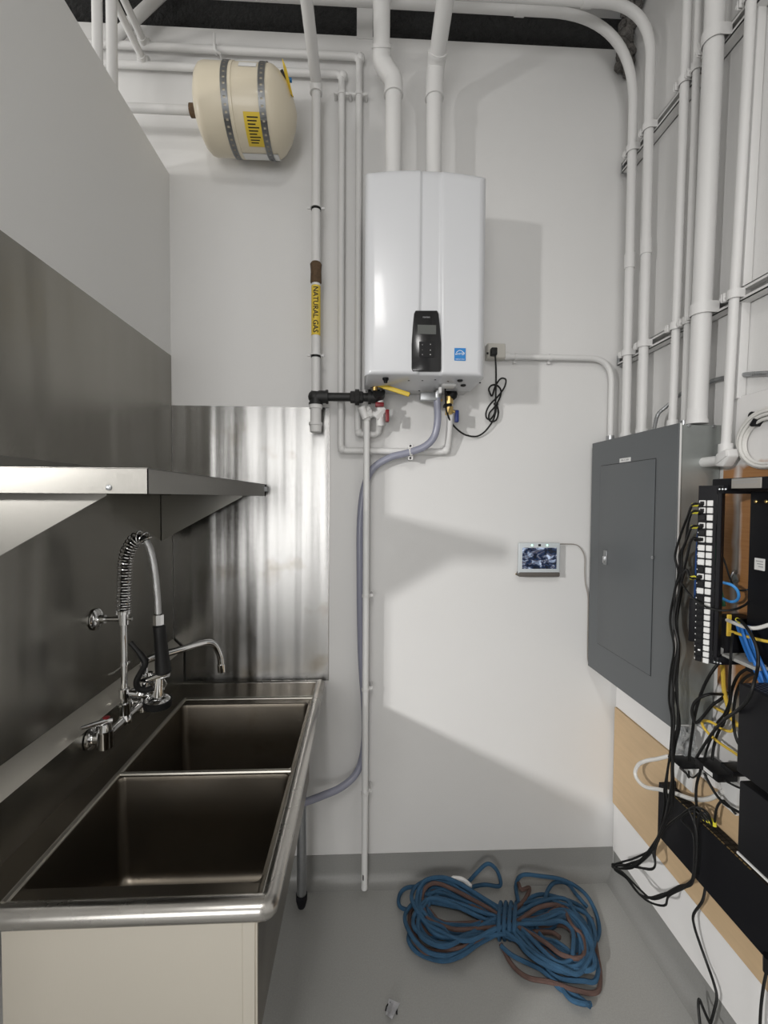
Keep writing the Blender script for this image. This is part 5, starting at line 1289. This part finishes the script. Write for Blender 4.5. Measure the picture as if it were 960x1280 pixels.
def turn(k, n, lobe_l, lobe_r, h0):
    s = 1.03-0.52*rr_.random(); s2 = 1.03-0.50*rr_.random()
    k0 = (kx+rr_.uniform(-7, 7), ky+rr_.uniform(-14, 14)); k1 = (kx+rr_.uniform(-7, 7), ky+rr_.uniform(-14, 14))
    cl = (552, 1136); cr_ = (698, 1176)
    L1 = [wob((cl[0]+(x-cl[0])*s, cl[1]+(y-cl[1])*s), 3.4) for x, y in lobe_l]
    R1 = [wob((cr_[0]+(x-cr_[0])*s2, cr_[1]+(y-cr_[1])*s2), 3.8) for x, y in lobe_r]
    L1 = [((k0[0]*2+L1[0][0])/3, (k0[1]*2+L1[0][1])/3-2)]+L1; 
    return [rope_pt(x, y, h0+rr_.uniform(0, .012)) for x, y in [k0]+L1+[k1]+R1]
groups_ = [[], []]
for k in range(23):
    brown = k in (3, 9, 13, 20)
    pts = turn(k, 15, left if k % 3 else left_low, right if k % 4 else right_up, 0.010+0.0017*k)
    groups_[1 if brown else 0].append(pts)
for gi, (lst, m_, nm) in enumerate(((groups_[0], M_rope_b, 'coil'), (groups_[1], M_rope_r, 'brown_strand'))):
    g = G()
    for pts in lst: g.tube(spline(pts, 7, closed=True), R_, 7, closed=True)
    o = g.obj(nm, m_, rope)
    if gi: plabel(o, 'rust brown strands')
# wrap round the middle
for k in range(4):
    xw = 622+6.5*k
    lo_, hi_ = rope_pt(xw+2, 1174, 0.012), rope_pt(xw+4, 1128, 0.014)
    P = [lo_, rope_pt(xw+1, 1160, .062), rope_pt(xw+2, 1142, .064), hi_, rope_pt(xw+5, 1142, .006), rope_pt(xw+4, 1162, .006)]
    G().tube(spline(P, 6, closed=True), R_, 7, closed=True).obj('wrap', M_rope_b, rope)
loose = [
 ([(572, 1112), (584, 1104), (597, 1090), (609, 1080), (619, 1085), (625, 1098), (624, 1108), (606, 1106), (590, 1109), (578, 1116)], M_rope_b),
 ([(528, 1108), (508, 1110), (499, 1120), (500, 1133), (512, 1137), (524, 1128), (530, 1118)], M_rope_b),
 ([(512, 1140), (513, 1158), (511, 1176), (524, 1192), (552, 1201), (576, 1195), (598, 1180), (620, 1168)], M_rope_b),
 ([(518, 1152), (522, 1176), (538, 1188), (566, 1187), (590, 1180), (612, 1168)], M_rope_r),
 ([(648, 1128), (645, 1106), (653, 1094), (675, 1095), (704, 1100), (728, 1114), (742, 1134), (749, 1158), (746, 1174), (738, 1180)], M_rope_b),
 ([(640, 1140), (655, 1126), (662, 1110), (652, 1112), (648, 1104)], M_rope_r),
 ([(684, 1140), (682, 1120), (692, 1104), (708, 1104), (722, 1120), (734, 1134)], M_rope_b),
 ([(740, 1148), (746, 1190), (750, 1216), (746, 1240), (720, 1238), (690, 1228), (660, 1222), (640, 1206), (626, 1180)], M_rope_r),
 ([(626, 1182), (640, 1194), (664, 1206), (676, 1212), (688, 1222), (700, 1236), (722, 1246), (738, 1258)], M_rope_b),
 ([(676, 1200), (688, 1216), (704, 1224), (728, 1226), (744, 1226), (748, 1204), (738, 1184)], M_rope_b),
 ([(650, 1150), (668, 1156), (678, 1172), (696, 1178), (712, 1190), (718, 1206)], M_rope_b),
 ([(634, 1164), (655, 1171), (668, 1165), (690, 1166), (700, 1172)], M_rope_r),
 ([(690, 1224), (700, 1232), (712, 1248), (726, 1254), (739, 1255)], M_rope_b)]
for pts, m_ in loose:
    G().tube(spline([rope_pt(x, y, 0.0095+0.010*rr_.random()+(0.02 if 560 < x < 730 and 1110 < y < 1200 else 0)) for x, y in pts], 7), R_, 7).obj('loose_strand', m_, rope)
G().tube(spline([rope_pt(564, 1098, .05), rope_pt(576, 1099, .052), rope_pt(584, 1104, .05), rope_pt(589, 1109, .048)], 5), [0.006]+[0.0105]*14+[0.006], 8).obj('taped_end', M_whitepl, rope)

# litter on the floor
c = onZ(489, 1262, 0.004)
lt_ = T('wrapper_scrap', 'crumpled silver white wrapper scrap on the floor', 'litter', c)
g = G(); bm = g.bm; rp = random.Random(2); grid = []
for i in range(5):
    row = []
    for j in range(6):
        x, y = 483+(14-6*j/5)*i/4-4*j/5+3, 1251+20*j/5+1.5*(i-2)
        p = onZ(x, y, 0.006+0.016*rp.random()*(1-abs(i-2)/3)+0.010*(1-j/5)); row.append(bm.verts.new(p))
    grid.append(row)
for A_, B_ in zip(grid, grid[1:]):
    for j in range(5): bm.faces.new((A_[j], A_[j+1], B_[j+1], B_[j]))
bmesh.ops.solidify(bm, geom=bm.faces[:], thickness=0.001)
g.obj('foil', mat('wrapper_foil', (0.66, 0.66, 0.68), 0.35), lt_, 20)
P = [onZ(482, 1264, .004), onZ(484, 1257, .012), onZ(489, 1253, .016), onZ(495, 1256, .01), onZ(496, 1268, .003)]
G().tube(spline(P, 4), 0.0028, 6).obj('painted_shadow', M_black, lt_)  # black tube drawn as the shadow of the scrap
